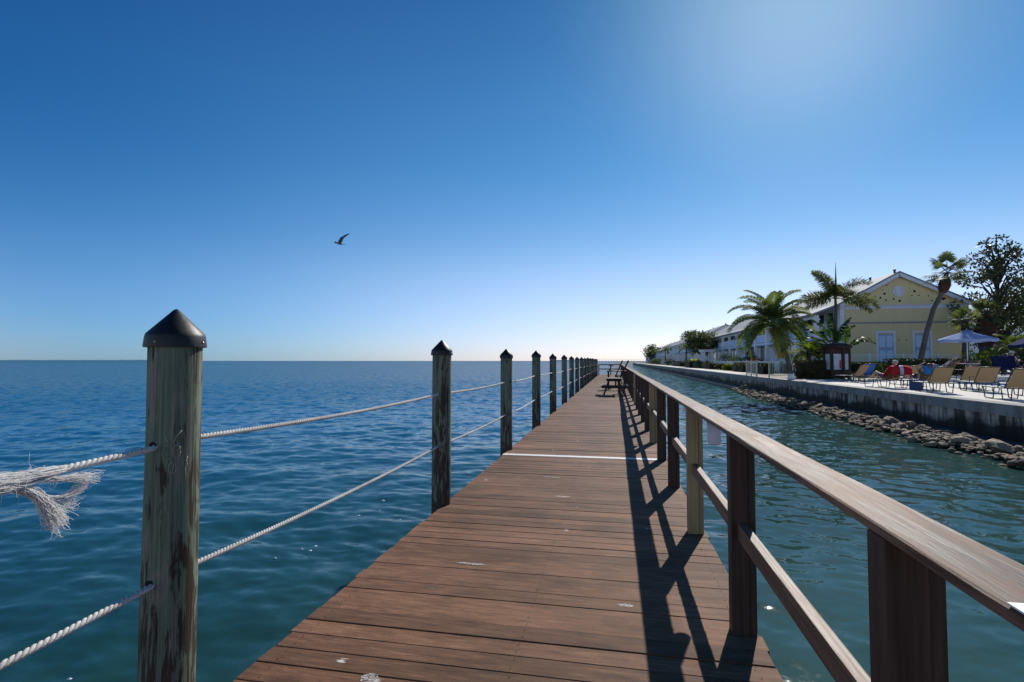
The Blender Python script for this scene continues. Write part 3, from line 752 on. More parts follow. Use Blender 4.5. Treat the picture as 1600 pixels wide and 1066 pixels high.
# white plastic rod cups hung under the cap
cup_labels = ['white plastic cup hung under the rail cap, closest to the camera', 'white plastic cup hung under the rail cap beside the second yellowish post',
              'third white cup hung under the rail cap, beyond the yellowish posts', 'fourth white cup hung under the rail cap', 'farthest white cup under the rail, near the picnic table']
cp0 = None
for i, Y in enumerate((4.12, 10.55, 17.3, 24.0)):
    if cp0 is None:
        cp0 = thing('hanging_cup', cup_labels[0], 'cup', (0.715, Y, 0), 0, 'white cups hung under the rail cap')
        MB().lathe([(0.0, 0.868), (0.040, 0.868), (0.046, 0.874), (0.050, 1.022), (0.0475, 1.022), (0.044, 0.88), (0.0, 0.876)], n=24).build('body', M['cup'], cp0, True)
        MB().lathe([(0.049, 1.023), (0.052, 1.023), (0.052, 1.066), (0.049, 1.066)], n=24).build('collar', M['cupcollar'], cp0, True)
    else:
        c = copy_tree(cp0); c.location = (0.715, Y, 0); c['label'] = cup_labels[i]

# rail across the end of the pier
er = thing('end_railing', 'dark two-bar railing across the far end of the pier', 'railing', (0, PIER_END - 0.1, 0))
for x_ in (-1.68, -0.45, 0.62):
    MB().box((x_, 0, 0.5), (0.10, 0.10, 1.2), None, 0.006).build('post', M['post'], er)
for z in (0.62, 1.08):
    MB().box((-0.53, -0.07, z), (2.4, 0.04, 0.10)).build('rail', M['post'], er)

# picnic table, and a fish cleaning table behind it
def picnic(loc, rz, label):
    t = thing('picnic_table', label, 'picnic table', loc, rz)
    L = 1.5; m = MB()
    for k in range(4): m.box((-0.27 + k * 0.18, 0, 0.745), (0.165, L, 0.036), None, 0.004)
    m.build('tabletop', M['table'], t)
    for s in (-1, 1):
        m = MB()
        for k in range(2): m.box((s * (0.46 + 0.13 * k), 0, 0.43), (0.12, L, 0.036), None, 0.004)
        m.build('seat', M['table'], t)
    for e in (-1, 1):
        yy = e * 0.52
        for s in (-1, 1):
            MB().bar((s * 0.20, yy, 0.715), (s * 0.47, yy, 0.0), 0.045, 0.11, (0, 1, 0), 0.004).build('leg', M['table'], t)
        MB().box((0, yy + 0.048, 0.365), (1.16, 0.04, 0.10), None, 0.004).build('seat_beam', M['table'], t)
        MB().box((0, yy + 0.048, 0.675), (0.68, 0.04, 0.09), None, 0.004).build('top_beam', M['table'], t)
    return t
picnic((-0.06, 23.3, 0.002), R(2), 'dark timber A-frame picnic table standing against the right railing of the pier').scale = (.92, .92, .96)
ft = thing('cleaning_table', 'high narrow pale topped counter table standing behind the picnic table', 'table', (0.06, 27.6, 0.002))
MB().box((0, 0, 0.955), (0.98, 0.65, 0.05), None, 0.006).build('tabletop', M['midrail'], ft)
for sx in (-1, 1):
    for sy in (-1, 1): MB().box((sx * 0.40, sy * 0.25, 0.465), (0.09, 0.09, 0.93)).build('leg', M['table'], ft)
MB().lathe([(0.10, 0.985), (0.10, 1.02), (0.035, 1.05), (0.03, 1.20), (0.12, 1.22), (0.12, 1.25), (0, 1.255)], (-0.28, 0, 0), 14).build('tap_stand', M['table'], ft)
for i, (p, q, lb) in enumerate((((0.16, 24.3, 0.60), (0.60, 24.3, 1.50), 'nearer slanted dark timber back post leaning out over the right railing'),
                               ((0.02, 29.5, 0.62), (0.40, 29.5, 1.50), 'farther slanted dark timber post leaning right behind the counter table'))):
    t = thing('leaning_post', lb, 'post', (p[0], p[1], 0.002), 0, 'slanted timber posts near the picnic table')
    MB().bar((0, 0, p[2]), (q[0] - p[0], 0, q[2]), 0.07, 0.10, (0, 1, 0), 0.005).build('slanted_bar', M['table'], t)
    MB().bar((0, 0, 0), (0.02, 0, p[2] + 0.1), 0.09, 0.09, (0, 1, 0), 0.005).build('foot_post', M['table'], t)
#@@SHORE
# ------------------------------------------------------------------ seawall and ground
sw = thing('seawall', 'stained grey concrete seawall with a thick cap along the resort edge', 'seawall', (0, 0, 0))
YA, YB = -40.0, 325.0
def strip(x0, x1, z0, z1, ya=YA, yb=YB, step=5.0):
    m = MB(); n = int((yb - ya) / step)
    m.box(((x0 + x1) / 2, (ya + yb) / 2, (z0 + z1) / 2), (x1 - x0, yb - ya, z1 - z0)); return m
strip(WX, WX + 0.6, ZP - 0.32, ZP).build('cap', M['wallcap'], sw)
strip(WX + 0.09, WX + 0.5, -2.5, ZP - 0.32).build('face', M['wall'], sw)
m = MB(); m.add([(WX - 0.22, YA, -2.4), (WX - 0.22, YB, -2.4), (WX - 0.22, YA, -0.76), (WX - 0.22, YB, -0.76), (WX + 0.089, YA, -0.70), (WX + 0.089, YB, -0.70), (WX + 0.089, YA, -2.4), (WX + 0.089, YB, -2.4)],
      [(0, 1, 3, 2), (2, 3, 5, 4), (4, 5, 7, 6), (6, 7, 1, 0), (0, 2, 4, 6), (1, 7, 5, 3)])
m.build('footing', M['ledge'], sw)
def sheet(name, pts, z, mat, thick=0.0):
    m = MB()
    m.add([(x, y, z) for x, y in pts], [tuple(range(len(pts)))])
    return tag(m.build(name, mat), kind='structure')
sheet('patio', [(WX + 0.6, -40), (60, -40), (60, 37), (WX + 0.6, 37)], ZP - 0.004, M['patio'])
sheet('gravel_bed', [(WX + 0.6, 37), (17.2, 37), (17.2, 52), (WX + 0.6, 52)], ZP - 0.008, M['gravel'])
sheet('walkway', [(WX + 0.6, 52), (13.0, 52), (13.0, YB), (WX + 0.6, YB)], ZP - 0.004, M['patio'])
sheet('lawn', [(13.0, 52), (120, 52), (120, YB), (13.0, YB)], ZP - 0.002, M['lawn'])
# raised pool terrace
tm = MB(); tm.box((60, 46, 0.15), (85.6, 23.4, 0.90))
tag(tm.build('pool_terrace', M['patio']), kind='structure')
sheet('ground', [(WX + 0.55, YB), (400, YB), (400, -40), (60, -40)], ZP - 0.05, M['lawn'])

# riprap rocks
def rock_mesh(seed):
    bm = bmesh.new(); bmesh.ops.create_icosphere(bm, subdivisions=3, radius=1.0)
    rd = random.Random(seed); o = Vector((rd.uniform(0, 50), rd.uniform(0, 50), rd.uniform(0, 50)))
    pl = [(Vector((rd.gauss(0, 1), rd.gauss(0, 1), rd.gauss(0, 1))).normalized(), rd.uniform(0.42, 0.78)) for _ in range(13)]
    for v in bm.verts:
        d = v.co.normalized(); r = 1.0
        for nrm, h in pl:
            dd = d.dot(nrm)
            if dd > 1e-3: r = min(r, h / dd)
        r *= 1 + 0.14 * mnoise.noise(d * 2.4 + o) + 0.07 * mnoise.noise(d * 6 + o)
        v.co = d * r
    me = bpy.data.meshes.new('boulder'); bm.to_mesh(me); bm.free(); me.materials.append(M['rock'])
    return me
rocks = [rock_mesh(i) for i in range(10)]
random.seed(21)
def put_rock(x, y, z, s, label='rough grey brown boulder in the rubble heaped along the foot of the seawall'):
    o = bpy.data.objects.new('boulder', random.choice(rocks)); col.objects.link(o)
    o.location = (x, y, z); o.scale = (s * random.uniform(.8, 1.25), s * random.uniform(.9, 1.5), s * random.uniform(.38, .62))
    o.rotation_euler = (random.uniform(-.4, .4), random.uniform(-.4, .4), random.uniform(0, 6.3))
    tag(o, label, 'boulder', 'boulders heaped along the seawall'); return o
rb_ = MB(); bmr = bmesh.new(); bmesh.ops.create_icosphere(bmr, subdivisions=1, radius=1.0); bmr.verts.index_update()
rv_ = [v.co.copy() for v in bmr.verts]; rf_ = [[v.index for v in f.verts] for f in bmr.faces]; bmr.free()
for _ in range(2600):
    y = 12.6 + random.random() * 38; wd = min(1.0, (51 - y) / 12); x = 10.25 - abs(random.gauss(0, .62)) * wd
    if x < 8.8: continue
    r_ = random.uniform(.035, .115); h = ZW - .03 + .26 * wd * max(0, 1 - abs(x - 9.95) / 1.1)
    a_ = random.uniform(0, 6.3); ca, sa = math.cos(a_), math.sin(a_); sx, sy, sz = random.uniform(.7, 1.5), random.uniform(.7, 1.3), random.uniform(.4, .8)
    rb_.add([(x + r_ * (ca * v.x * sx - sa * v.y * sy) * random.uniform(.85, 1.1), y + r_ * (sa * v.x * sx + ca * v.y * sy), h + r_ * v.z * sz * random.uniform(.8, 1.15)) for v in rv_], rf_)
tag(rb_.build('rubble', M['rock']), kind='stuff')
nrk = 0
while nrk < 290:
    y = 13.4 + (random.random() ** 1.15) * 35.5; wd = min(1.0, (50.5 - y) / 13)
    x = 10.22 - abs(random.gauss(0, 0.62)) * wd
    if x < 8.9: continue
    s = random.choice((0.09, 0.12, 0.14, 0.17, 0.20, 0.26)) * random.uniform(.85, 1.2)
    h = ZW + 0.03 + 0.30 * wd * max(0, 1 - abs(x - 9.95) / 1.1) * random.uniform(0.35, 1.0)
    put_rock(x, y, h, s); nrk += 1
o = put_rock(9.75, 15.7, -0.72, 0.36, 'large flat pale slab lying on top of the boulder heap at the right'); o.scale = (.34, .46, .17); o.rotation_euler = (.1, -.12, .3)
o = put_rock(9.75, 21.3, -0.70, 0.34, 'big rounded brown boulder standing proud on the middle of the heap'); o.scale = (.3, .36, .22)
o = put_rock(9.95, 44.5, -0.62, 0.34, 'dark lone boulder at the far thin end of the rubble'); o.scale = (.36, .5, .30)

# ------------------------------------------------------------------ foliage builders
def leaf(m, p, d, up, L, W):
    s = d.cross(up)
    s = s.normalized() if s.length > 1e-4 else Vector((1, 0, 0))
    m.add([p, p + d * L * .5 + s * W * .5, p + d * L, p + d * L * .5 - s * W * .5], [(0, 1, 2, 3)])
def rvec(): 
    while True:
        v = Vector((random.uniform(-1, 1), random.uniform(-1, 1), random.uniform(-1, 1)))
        if 0.05 < v.length < 1: return v.normalized()
def clump(m, c, r, n, L, flat=0.7, shade=None):
    c = Vector(c)
    for _ in range(n):
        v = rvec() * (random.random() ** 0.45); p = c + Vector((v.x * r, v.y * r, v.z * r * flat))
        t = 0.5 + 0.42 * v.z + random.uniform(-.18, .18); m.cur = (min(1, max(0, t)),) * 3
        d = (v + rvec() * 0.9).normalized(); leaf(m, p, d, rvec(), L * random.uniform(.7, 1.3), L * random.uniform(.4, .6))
def broadleaf(name, label, loc, h, rx, rz, nclump, nleaf, L, mat, trunk_h, group=None, spread=0.36, cone=0.0, thin=1.0):
    t = thing(name, label, 'tree', loc, 0, group)
    m = MB(); lim = MB(); cz = h - rz
    pts = [Vector((0.0, 0, -0.05)), Vector((random.uniform(-.1, .1), random.uniform(-.1, .1), trunk_h * .6)), Vector((random.uniform(-.2, .2), 0, trunk_h))]
    lim.tube(pts + [Vector((0, 0, cz)), Vector((0, 0, h - rz * .4))], [0.05 * h * .6 * thin, 0.042 * h * .6 * thin, .036 * h * .6 * thin, 0.02 * h * .6 * thin, 0.006 * h * thin], 8)
    for i in range(nclump):
        v = rvec(); v = v * (0.35 + 0.65 * random.random() ** .6)
        zz = v.z; taper = 1.0 - cone * max(0.0, (zz + 0.6) / 1.6)
        c = Vector((v.x * rx * taper, v.y * rx * taper, cz + zz * rz))
        r = rx * spread * random.uniform(.6, 1.15) * (0.6 + .4 * taper)
        clump(m, c, r, nleaf, L)
        if i % 2 == 0:
            a = Vector((0, 0, max(trunk_h * .8, c.z - abs(c.x) * .6 - rz * .25))); mid = (a + c) / 2 + Vector((0, 0, .1 * rz))
            lim.tube([a, mid, c], [0.012 * h * thin, .008 * h * thin, .003 * h * thin], 5)
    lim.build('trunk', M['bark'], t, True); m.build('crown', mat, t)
    return t
def frond_geo(m, rac, L, az, el0, droop, leafL, n=34, w=0.05, vshape=0.5, plume=False, sag=0.35):
    """one pinnate palm frond starting at origin"""
    dirh = Vector((math.cos(az), math.sin(az), 0)); side = Vector((-math.sin(az), math.cos(az), 0))
    P = []; p = Vector((0, 0, 0)); e = el0; N = 14
    for i in range(N + 1):
        P.append(p.copy()); d = dirh * math.cos(e) + Vector((0, 0, math.sin(e))); p = p + d * (L / N); e -= droop / N * (0.5 + 1.0 * i / N)
    rac.tube(P, [0.028 * (1 - .85 * i / N) for i in range(N + 1)], 5)
    tw = random.uniform(-.25, .25)
    for i in range(n):
        t = 0.14 + 0.86 * i / n; f = t * N; k = min(int(f), N - 1); q = P[k].lerp(P[k + 1], f - k); tan = (P[k + 1] - P[k]).normalized()
        nup = side.cross(tan).normalized() * -1
        if nup.z < 0: nup = -nup
        ll = leafL * (0.45 + 0.75 * math.sin(math.pi * min(1, t * .88 + .14)) ) * random.uniform(.85, 1.1)
        for s in ((-1, 1) if not plume else (-1, 1, -1, 1, -1, 1)):
            vv = vshape if not plume else random.uniform(-1.1, 1.1)
            sd_ = side * s * math.cos(tw) + nup * (vv + tw * s) + tan * (0.55 if not plume else 0.5)
            sd_.normalize()
            mid = q + sd_ * ll * .5; tip = q + sd_ * ll * .92 + Vector((0, 0, -sag * ll * random.uniform(.6, 1.2)))
            wv = tan * w * .5
            m.cur = (min(1, max(0, random.gauss(.5, .2))),) * 3
            m.add([q - wv * .5, q + wv * .5, mid + wv, tip, mid - wv], [(0, 1, 2, 4), (4, 2, 3)])
def pinnate_palm(label, loc, top, trunk_pts, trunk_r, fronds, mats, leafL, w, plume=False, n=34, group=None, shaft=None, sag=.35):
    t = thing('palm_tree', label, 'palm tree', loc, 0, group)
    tm_ = MB(); tm_.tube(trunk_pts, trunk_r, 10); tm_.build('trunk', M['palmbark'], t, True)
    top = Vector(trunk_pts[-1])
    if shaft: MB().tube([top - Vector((0, 0, .1)), top + Vector((0, 0, shaft * .6)), top + Vector((0, 0, shaft))], [.10, .085, .03], 8).build('crownshaft', M['palmg'], t, True)
    for (az, el, L, dr, mk) in fronds:
        m = MB(); m.cur = (.4, .4, .4)
        frond_geo(m, m, L, R(az), R(el), R(dr), leafL, n, w, plume=plume, sag=sag)
        o = m.build('frond', mats[mk], t); o.location = top + Vector((0, 0, (shaft or 0) * .55))
        if mk == 'y': tag(o, 'yellowing frond')
    return t
def fan_palm(label, loc, pts, rad, R0, n, boots=None, mat='sabal', group=None, head=None):
    t = thing('fan_palm', label, 'palm tree', loc, 0, group)
    MB().tube(pts, rad, 10).build('trunk', M['palmbark'], t, True)
    top = Vector(pts[-1])
    if boots:
        m = MB(); b0 = Vector(boots[0]); b1 = Vector(boots[1]); br = boots[2]
        m.tube([b0.lerp(b1, k / 5) for k in range(6)], [br * q for q in (.55, .9, 1, 1.0, .85, .45)], 9)
        for k in range(90):
            tt = random.random(); a = random.uniform(0, 6.3); c = b0.lerp(b1, tt); r_ = br * math.sin(math.pi * (0.12 + .8 * tt)) ** .5
            d = Vector((math.cos(a), math.sin(a), .9)).normalized(); leaf(m, c + Vector((math.cos(a), math.sin(a), 0)) * r_ * .85, d, Vector((0, 0, 1)), br * .9, br * .25)
        m.build('boot_jacket', M['boots'], t)
    m = MB(); ax = (Vector(pts[-1]) - Vector(pts[-2])).normalized()
    for k in range(n):
        az = k * 2.4 + random.uniform(-.3, .3); el = R(random.uniform(-38, 85)) if head is None else R(random.uniform(*head))
        d = Vector((math.cos(az) * math.cos(el), math.sin(az) * math.cos(el), math.sin(el)))
        pl = R0 * random.uniform(.42, .6); hub = top + d * pl; m.cur = (.4, .4, .4); m.tube([top, hub], [.018, .012], 4)
        side = d.cross(Vector((0, 0, 1))); side = side.normalized() if side.length > .05 else Vector((1, 0, 0)); upv = side.cross(d)
        fl_ = R0 - pl
        for j in range(24):
            a = R(-125 + 250 * j / 23); dd = (d * math.cos(a) + side * math.sin(a) + upv * (.12 * math.cos(a * 2))).normalized()
            m.cur = (min(1, max(0, random.gauss(.5, .22))),) * 3
            s = dd.cross(upv).normalized() * fl_ * .045; Lf = fl_ * (1.0 - .25 * abs(a) / 2.2) * random.uniform(.85, 1.1)
            tip = hub + dd * Lf + Vector((0, 0, -.22 * Lf)); md = hub + dd * Lf * .55
            m.add([hub, md + s, tip, md - s], [(0, 1, 2, 3)])
    m.build('crown', M[mat], t)
    return t
def hedge(label, loc, dims, mat, n, L, rz=0, group='clipped hedges'):
    o_ = thing('hedge', label, 'hedge', loc, rz, group); m = MB(); x, y, z = dims
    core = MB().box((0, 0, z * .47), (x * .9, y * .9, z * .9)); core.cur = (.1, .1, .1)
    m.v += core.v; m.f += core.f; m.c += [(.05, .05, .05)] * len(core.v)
    for _ in range(n):
        p = [random.uniform(-.5, .5) for _ in range(3)]; ax = random.choice((0, 1, 2, 2)); p[ax] = (.5 if ax == 2 else random.choice((-.5, .5))) * random.uniform(.88, 1.06)
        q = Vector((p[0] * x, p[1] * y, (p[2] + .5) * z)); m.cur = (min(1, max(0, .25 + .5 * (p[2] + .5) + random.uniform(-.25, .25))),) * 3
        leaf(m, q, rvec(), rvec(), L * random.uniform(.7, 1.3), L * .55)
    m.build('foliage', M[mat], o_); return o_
def shrub(label, loc, r, h, n, L, mat, group='shrubs along the resort edge', cat='shrub'):
    t = thing('shrub', label, cat, loc, 0, group); m = MB()
    for i in range(max(4, n // 40)):
        v = rvec(); clump(m, (v.x * r * .6, v.y * r * .6, h * .5 + v.z * h * .3), r * .55, 40, L, h / r * .5)
    st = MB()
    for i in range(4): a = i * 1.6; st.tube([(0, 0, -.03), (math.cos(a) * r * .4, math.sin(a) * r * .4, h * .6)], [.02, .008], 4)
    st.build('stem', M['bark'], t); m.build('foliage', M[mat], t); return t
def banana_leaf(m, base, az, el, L, W, droop):
    dirh = Vector((math.cos(az), math.sin(az), 0)); side = Vector((-math.sin(az), math.cos(az), 0)); p = Vector(base); e = el; N = 12; P = []
    for i in range(N + 1):
        P.append(p.copy()); p = p + (dirh * math.cos(e) + Vector((0, 0, math.sin(e)))) * (L / N); e -= droop / N * (0.3 + 1.5 * i / N)
    m.cur = (.4, .4, .4); m.tube(P, [.03 * (1 - .8 * i / N) for i in range(N + 1)], 4)
    i0 = 4
    for i in range(i0, N):
        for s in (-1, 1):
            t0 = (i - i0) / (N - i0); t1 = (i + .86 - i0) / (N - i0); w0 = W * math.sin(math.pi * (t0 * .85 + .1)); w1 = W * math.sin(math.pi * (t1 * .85 + .1))
            q = P[i].lerp(P[i + 1], .86); dz = Vector((0, 0, -W * .35 * random.uniform(.5, 1.6)))
            m.cur = (min(1, max(0, random.gauss(.5, .2))),) * 3
            m.add([P[i], q, q + side * s * w1 + dz, P[i] + side * s * w0 + dz], [(0, 1, 2, 3)])
def banana_plant(label, loc, leaves, mat='banana', stem_h=1.6, group='big leaved tropical plants'):
    t = thing('banana_plant', label, 'plant', loc, 0, group); st = MB()
    for k in range(4): a = k * 1.57; st.tube([(math.cos(a) * .16, math.sin(a) * .16, -.02), (math.cos(a) * .1, math.sin(a) * .1, stem_h)], [.09, .05], 7)
    st.build('stem', M['bark'], t, True); m = MB()
    for (az, el, L, W, dr) in leaves: banana_leaf(m, (0, 0, stem_h - .1), R(az), R(el), L, W, R(dr))
    m.build('foliage', M[mat], t); return t

# ------------------------------------------------------------------ vegetation
random.seed(31)
# coconut palm on the seawall edge
fr = []
for k in range(26):
    az = k * 137.5 + random.uniform(-14, 14); u = k / 25
    el = 86 - 104 * u + random.uniform(-6, 6); L = 2.75 + .35 * math.sin(k * 2.3); dr = 58 + 45 * random.random() + (10 if el > 40 else 0)
    fr.append((az, el, L, dr, 'g'))
fr += [(-80, -52, 2.5, 38, 'y'), (205, -16, 2.5, 75, 'b'), (-15, 12, 2.6, 80, 'b'), (235, 30, 2.5, 85, 'b'), (12, -10, 2.3, 60, 'g')]
MP = {'g': M['palm'], 'y': M['palmy'], 'b': M['palmg']}
cpalm = pinnate_palm('coconut palm with yellowing lower fronds leaning from the seawall edge', (10.85, 35.8, ZP), None,
    [(0, 0, -.02), (-.02, 0, .35), (-.10, .05, .95), (-.27, .05, 1.7), (-.58, .1, 2.7), (-1.0, .1, 3.6)], [.20, .15, .125, .115, .11, .10], fr, MP, 0.74, .062, n=46, group='palms of the resort', sag=.38)
MB().lathe([(.215, .012), (.20, .25), (.17, .38), (.15, .38)], n=14).build('white_painted_base', M['white'], cpalm, True)
# foxtail palm behind the kiosk
fx = [(195, 20, 2.6, 78, 'g'), (182, -2, 2.3, 50, 'g'), (165, 24, 3.0, 95, 'g'), (10, 58, 3.2, 98, 'g'), (-10, 18, 3.2, 100, 'g'), (-22, -6, 2.6, 60, 'g'), (175, 76, 2.7, 62, 'b'), (198, 68, 2.8, 55, 'g'), (100, 40, 2.3, 90, 'g'), (-80, 35, 2.2, 95, 'g'), (40, 80, 1.0, 10, 'b')]
MF = {'g': M['foxtail'], 'y': M['palmy'], 'b': M['palmg']}
fpalm = pinnate_palm('tall foxtail palm with bushy plume fronds and an upright spear behind the kiosk', (16.15, 43.0, ZP), None,
    [(0, 0, -.02), (.02, 0, 2.0), (-.02, 0, 3.8), (.05, 0, 5.3)], [.21, .19, .15, .12], fx, MF, 0.60, .05, plume=True, n=44, group='palms of the resort', shaft=1.0, sag=.1)
MB().tube([(.05, 0, 5.9), (.1, 0, 7.2), (.12, 0, 8.6)], [.05, .06, .008], 6).build('spear_leaf', M['palm'], fpalm, True)
# leaning cabbage palm before the yellow gable
fan_palm('tall fan palm leaning right in front of the yellow gable', (20.3, 40.5, 0.6), [(0, 0, -.05), (.2, 0, 1.2), (.55, 0, 2.8), (1.0, 0, 4.4), (1.75, 0, 5.9), (1.9, 0, 6.9)], [.22, .17, .15, .145, .14, .11], 1.7, 22, ((1.58, 0, 5.5), (1.84, 0, 6.6), .34), 'sabal', 'palms of the resort')
m = MB(); 
fan_palm('small fan palm at the right corner of the yellow building', (25.6, 45, 0.6), [(0, 0, -.05), (.1, 0, 2.0), (.15, 0, 3.9)], [.22, .2, .17], 1.3, 20, ((.12, 0, 3.0), (.15, 0, 3.8), .25), 'sabal', 'palms of the resort')
fan_palm('stout fan palm with a fat brown boot jacket right of the yellow building', (28.2, 47, 0.6), [(0, 0, -.05), (.0, 0, 2.0), (.05, 0, 4.6)], [.4, .4, .3], 1.5, 24, ((.0, 0, 1.8), (.05, 0, 4.5), .62), 'sabal', 'palms of the resort')
fan_palm('fan palm with dark trunk at the far right edge of the resort', (31.6, 45.5, 0.6), [(0, 0, -.05), (.05, 0, 2.4), (.1, 0, 4.9)], [.3, .28, .24], 1.7, 22, ((.05, 0, 3.6), (.1, 0, 4.8), .4), 'sabal', 'palms of the resort')
# big dark tree
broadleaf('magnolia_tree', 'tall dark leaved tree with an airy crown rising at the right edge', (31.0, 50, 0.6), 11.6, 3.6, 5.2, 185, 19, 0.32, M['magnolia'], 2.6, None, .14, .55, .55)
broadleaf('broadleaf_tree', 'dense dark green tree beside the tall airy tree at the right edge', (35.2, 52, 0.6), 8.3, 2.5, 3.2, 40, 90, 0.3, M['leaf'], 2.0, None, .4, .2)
# row trees further along the wall
broadleaf('oak_tree', 'rounded dense shade tree beside the seawall walkway', (15.6, 100, ZP), 6.6, 3.0, 2.3, 60, 80, 0.34, M['leaf'], 2.2, None, .40, .1)
for (x, y, h, lb) in ((16.2, 128, 6.0, 'small bright palm left of the rounded shade tree'), (15.8, 175, 6.8, 'slim palm before the far white stairs'), (15.4, 232, 7.4, 'palm at the farthest end of the row')):
    f2 = [(k * 137.5, 70 - 75 * k / 12 + random.uniform(-8, 8), 2.4, 75, random.choice('ggb')) for k in range(13)]
    pinnate_palm(lb, (x, y, ZP), None, [(0, 0, -.02), (.1, 0, h * .35), (.1, 0, h * .66)], [.22, .17, .14], f2, MP, .7, .12, n=18, group='palms of the resort', sag=.4)
broadleaf('broadleaf_tree', 'dark bushy tree at the far end of the building row', (17.0, 246, ZP), 8.5, 4.2, 3.4, 40, 50, 0.7, M['leaf'], 2.0, None, .4, .1)
broadleaf('broadleaf_tree', 'dark tree top showing behind the far roofs', (30.0, 222, ZP), 13.2, 4.0, 3.0, 30, 50, 0.8, M['leaf'], 5.0, None, .4, .1)
# tropical clumps left of and behind the kiosk
banana_plant('bird of paradise clump with upright leaves behind the kiosk', (15.7, 42.0, ZP), [(185, 78, 3.0, .34, 70), (150, 66, 2.9, .34, 80), (205, 60, 2.8, .33, 85), (20, 80, 3.0, .33, 60), (60, 70, 2.6, .32, 80), (-60, 72, 2.6, .3, 75), (178, 50, 2.7, .33, 90), (100, 85, 3.1, .3, 40), (190, 38, 2.2, .3, 80)], stem_h=2.0)
banana_plant('bird of paradise with leaves arching right above the kiosk roof', (16.5, 42.2, ZP), [(8, 66, 2.4, .26, 118), (-8, 54, 2.3, .26, 110), (60, 84, 2.3, .3, 45), (-60, 60, 1.8, .28, 90), (170, 80, 2.4, .28, 60)], stem_h=1.9)
f3 = [(k * 137.5, 78 - 75 * k / 12 + random.uniform(-8, 8), 1.55, 85, random.choice('gbb')) for k in range(15)]
pinnate_palm('young bright green palm between the coconut palm and the kiosk', (13.5, 40.8, ZP), None, [(0, 0, -.02), (.05, 0, .9), (.02, 0, 1.7)], [.16, .14, .12], f3, MP, .5, .07, n=24, group='palms of the resort', sag=.4)
f3 = [(k * 137.5 + 40, 78 - 70 * k / 12 + random.uniform(-8, 8), 1.5, 90, random.choice('ggb')) for k in range(13)]
pinnate_palm('second young palm close behind the dark hedge left of the kiosk', (14.6, 42.2, ZP), None, [(0, 0, -.02), (.05, 0, .9), (.02, 0, 1.5)], [.16, .14, .12], f3, MP, .5, .07, n=24, group='palms of the resort', sag=.4)
hedge('dark reddish hedge in shade left of the kiosk', (13.35, 38.8, ZP), (2.5, 1.0, 1.15), 'hedgebrown', 1500, .14)
shrub('low pale shrub at the foot of the young palm', (12.6, 38.2, ZP), .45, .6, 200, .16, 'hedgebrown')
hedge('long dark clipped hedge behind the loungers', (19.7, 37.4, 0.6), (5.4, 1.2, .95), 'hedge', 2600, .12)
hedge('short clipped hedge right of the kiosk', (17.6, 41.5, 0.6), (2.4, .9, .75), 'hedge', 900, .12)
shrub('bright green bushy plant beside the hedge behind the red towel', (16.0, 36.6, 0.29), .55, 1.1, 300, .2, 'palmg')
for i, (x, y, lx, ly, hh, mt, lb) in enumerate(((13.55, 53.2, .95, 5.2, .85, 'hedge', 'dark box hedge behind the beige fence'), (13.7, 61.5, 1.0, 5.0, .9, 'hedgebrown', 'brownish box hedge just left of the beige fence'),
        (13.8, 83, 1.0, 7.5, .85, 'hedgebrown', 'box hedge between the yellow shrub and the white arbor'), (13.8, 93.0, 1.0, 7, .95, 'hedge', 'box hedge at the foot of the white arbor'), (13.9, 104, 1.2, 8, 1.1, 'hedge', 'box hedge below the rounded shade tree'), (13.9, 122, 1.2, 14, 1.0, 'hedgebrown', 'long box hedge left of the rounded shade tree'))):
    hedge(lb, (x, y, ZP), (lx, ly, hh), mt, 700, .2)
for i, (x, y, r, h, mt, lb) in enumerate(((13.9, 69.5, .7, .8, 'palmg', 'pale green low shrub in a gap of the hedge'), (13.9, 74.5, .7, .75, 'hedgebrown', 'dry tufted shrub in the hedge row'), (16.9, 78, 1.4, 2.0, 'croton', 'glowing yellow croton shrub before the verandas'),
        (17.0, 86, 1.5, 2.3, 'palmg', 'tall green shrub left of the yellow croton'), (16.9, 73.5, 1.3, 2.6, 'hedge', 'tall dark green shrub right of the yellow croton'), (16.6, 66.5, 1.0, 1.5, 'redleaf', 'red leaved shrub before the verandas'),
        (15.2, 108, 1.1, 1.5, 'croton', 'yellow green shrub below the shade tree'), (15.2, 95.5, 1.0, 1.5, 'palmg', 'pale shrub right of the shade tree trunk'), (14.9, 150, 1.5, 1.6, 'leaf', 'green shrub beside the white stairs'), (14.9, 196, 2.0, 2.2, 'leaf', 'rounded shrub at the far stairs'), (14.8, 214, 2.0, 1.8, 'hedgebrown', 'brownish shrub near the far end of the row'))):
    shrub(lb, (x, y, ZP), r, h, 520, .26 if y < 90 else .4, mt)
for i, (x, y, r, h, mt, lb) in enumerate(((29.8, 44, 1.3, 2.6, 'palmg', 'bright leafy shrub under the tall dark tree'), (24.6, 41.5, 1.2, 1.7, 'palmg', 'dark shrub under the pale blue umbrella'), (27.0, 42.0, 1.4, 1.8, 'hedge', 'dark shrub right of the pale blue umbrella'), (31.5, 42, 1.5, 2.1, 'leaf', 'dark shrub behind the woman in the white hat'))):
    shrub(lb, (x, y, .6), r, h, 700, .24, mt)
for (x_, y_, h_, n_, lb_) in ((26.4, 41.2, 2.6, 12, 'bright feathery palm right behind the pale blue umbrella'), (28.9, 42.2, 3.0, 14, 'bright feathery palm below the tall airy tree'), (30.6, 41.0, 2.4, 12, 'low feathery palm nearest the right edge of the view')):
    f4 = [(k * 137.5 + h_ * 40, 80 - 78 * k / n_ + random.uniform(-8, 8), 2.0, 88, random.choice('gbb')) for k in range(n_)]
    pinnate_palm(lb_, (x_, y_, .6), None, [(0, 0, -.02), (.05, 0, h_ * .3), (.02, 0, h_ * .55)], [.16, .14, .12], f4, MP, .6, .07, n=26, group='palms of the resort', sag=.4)
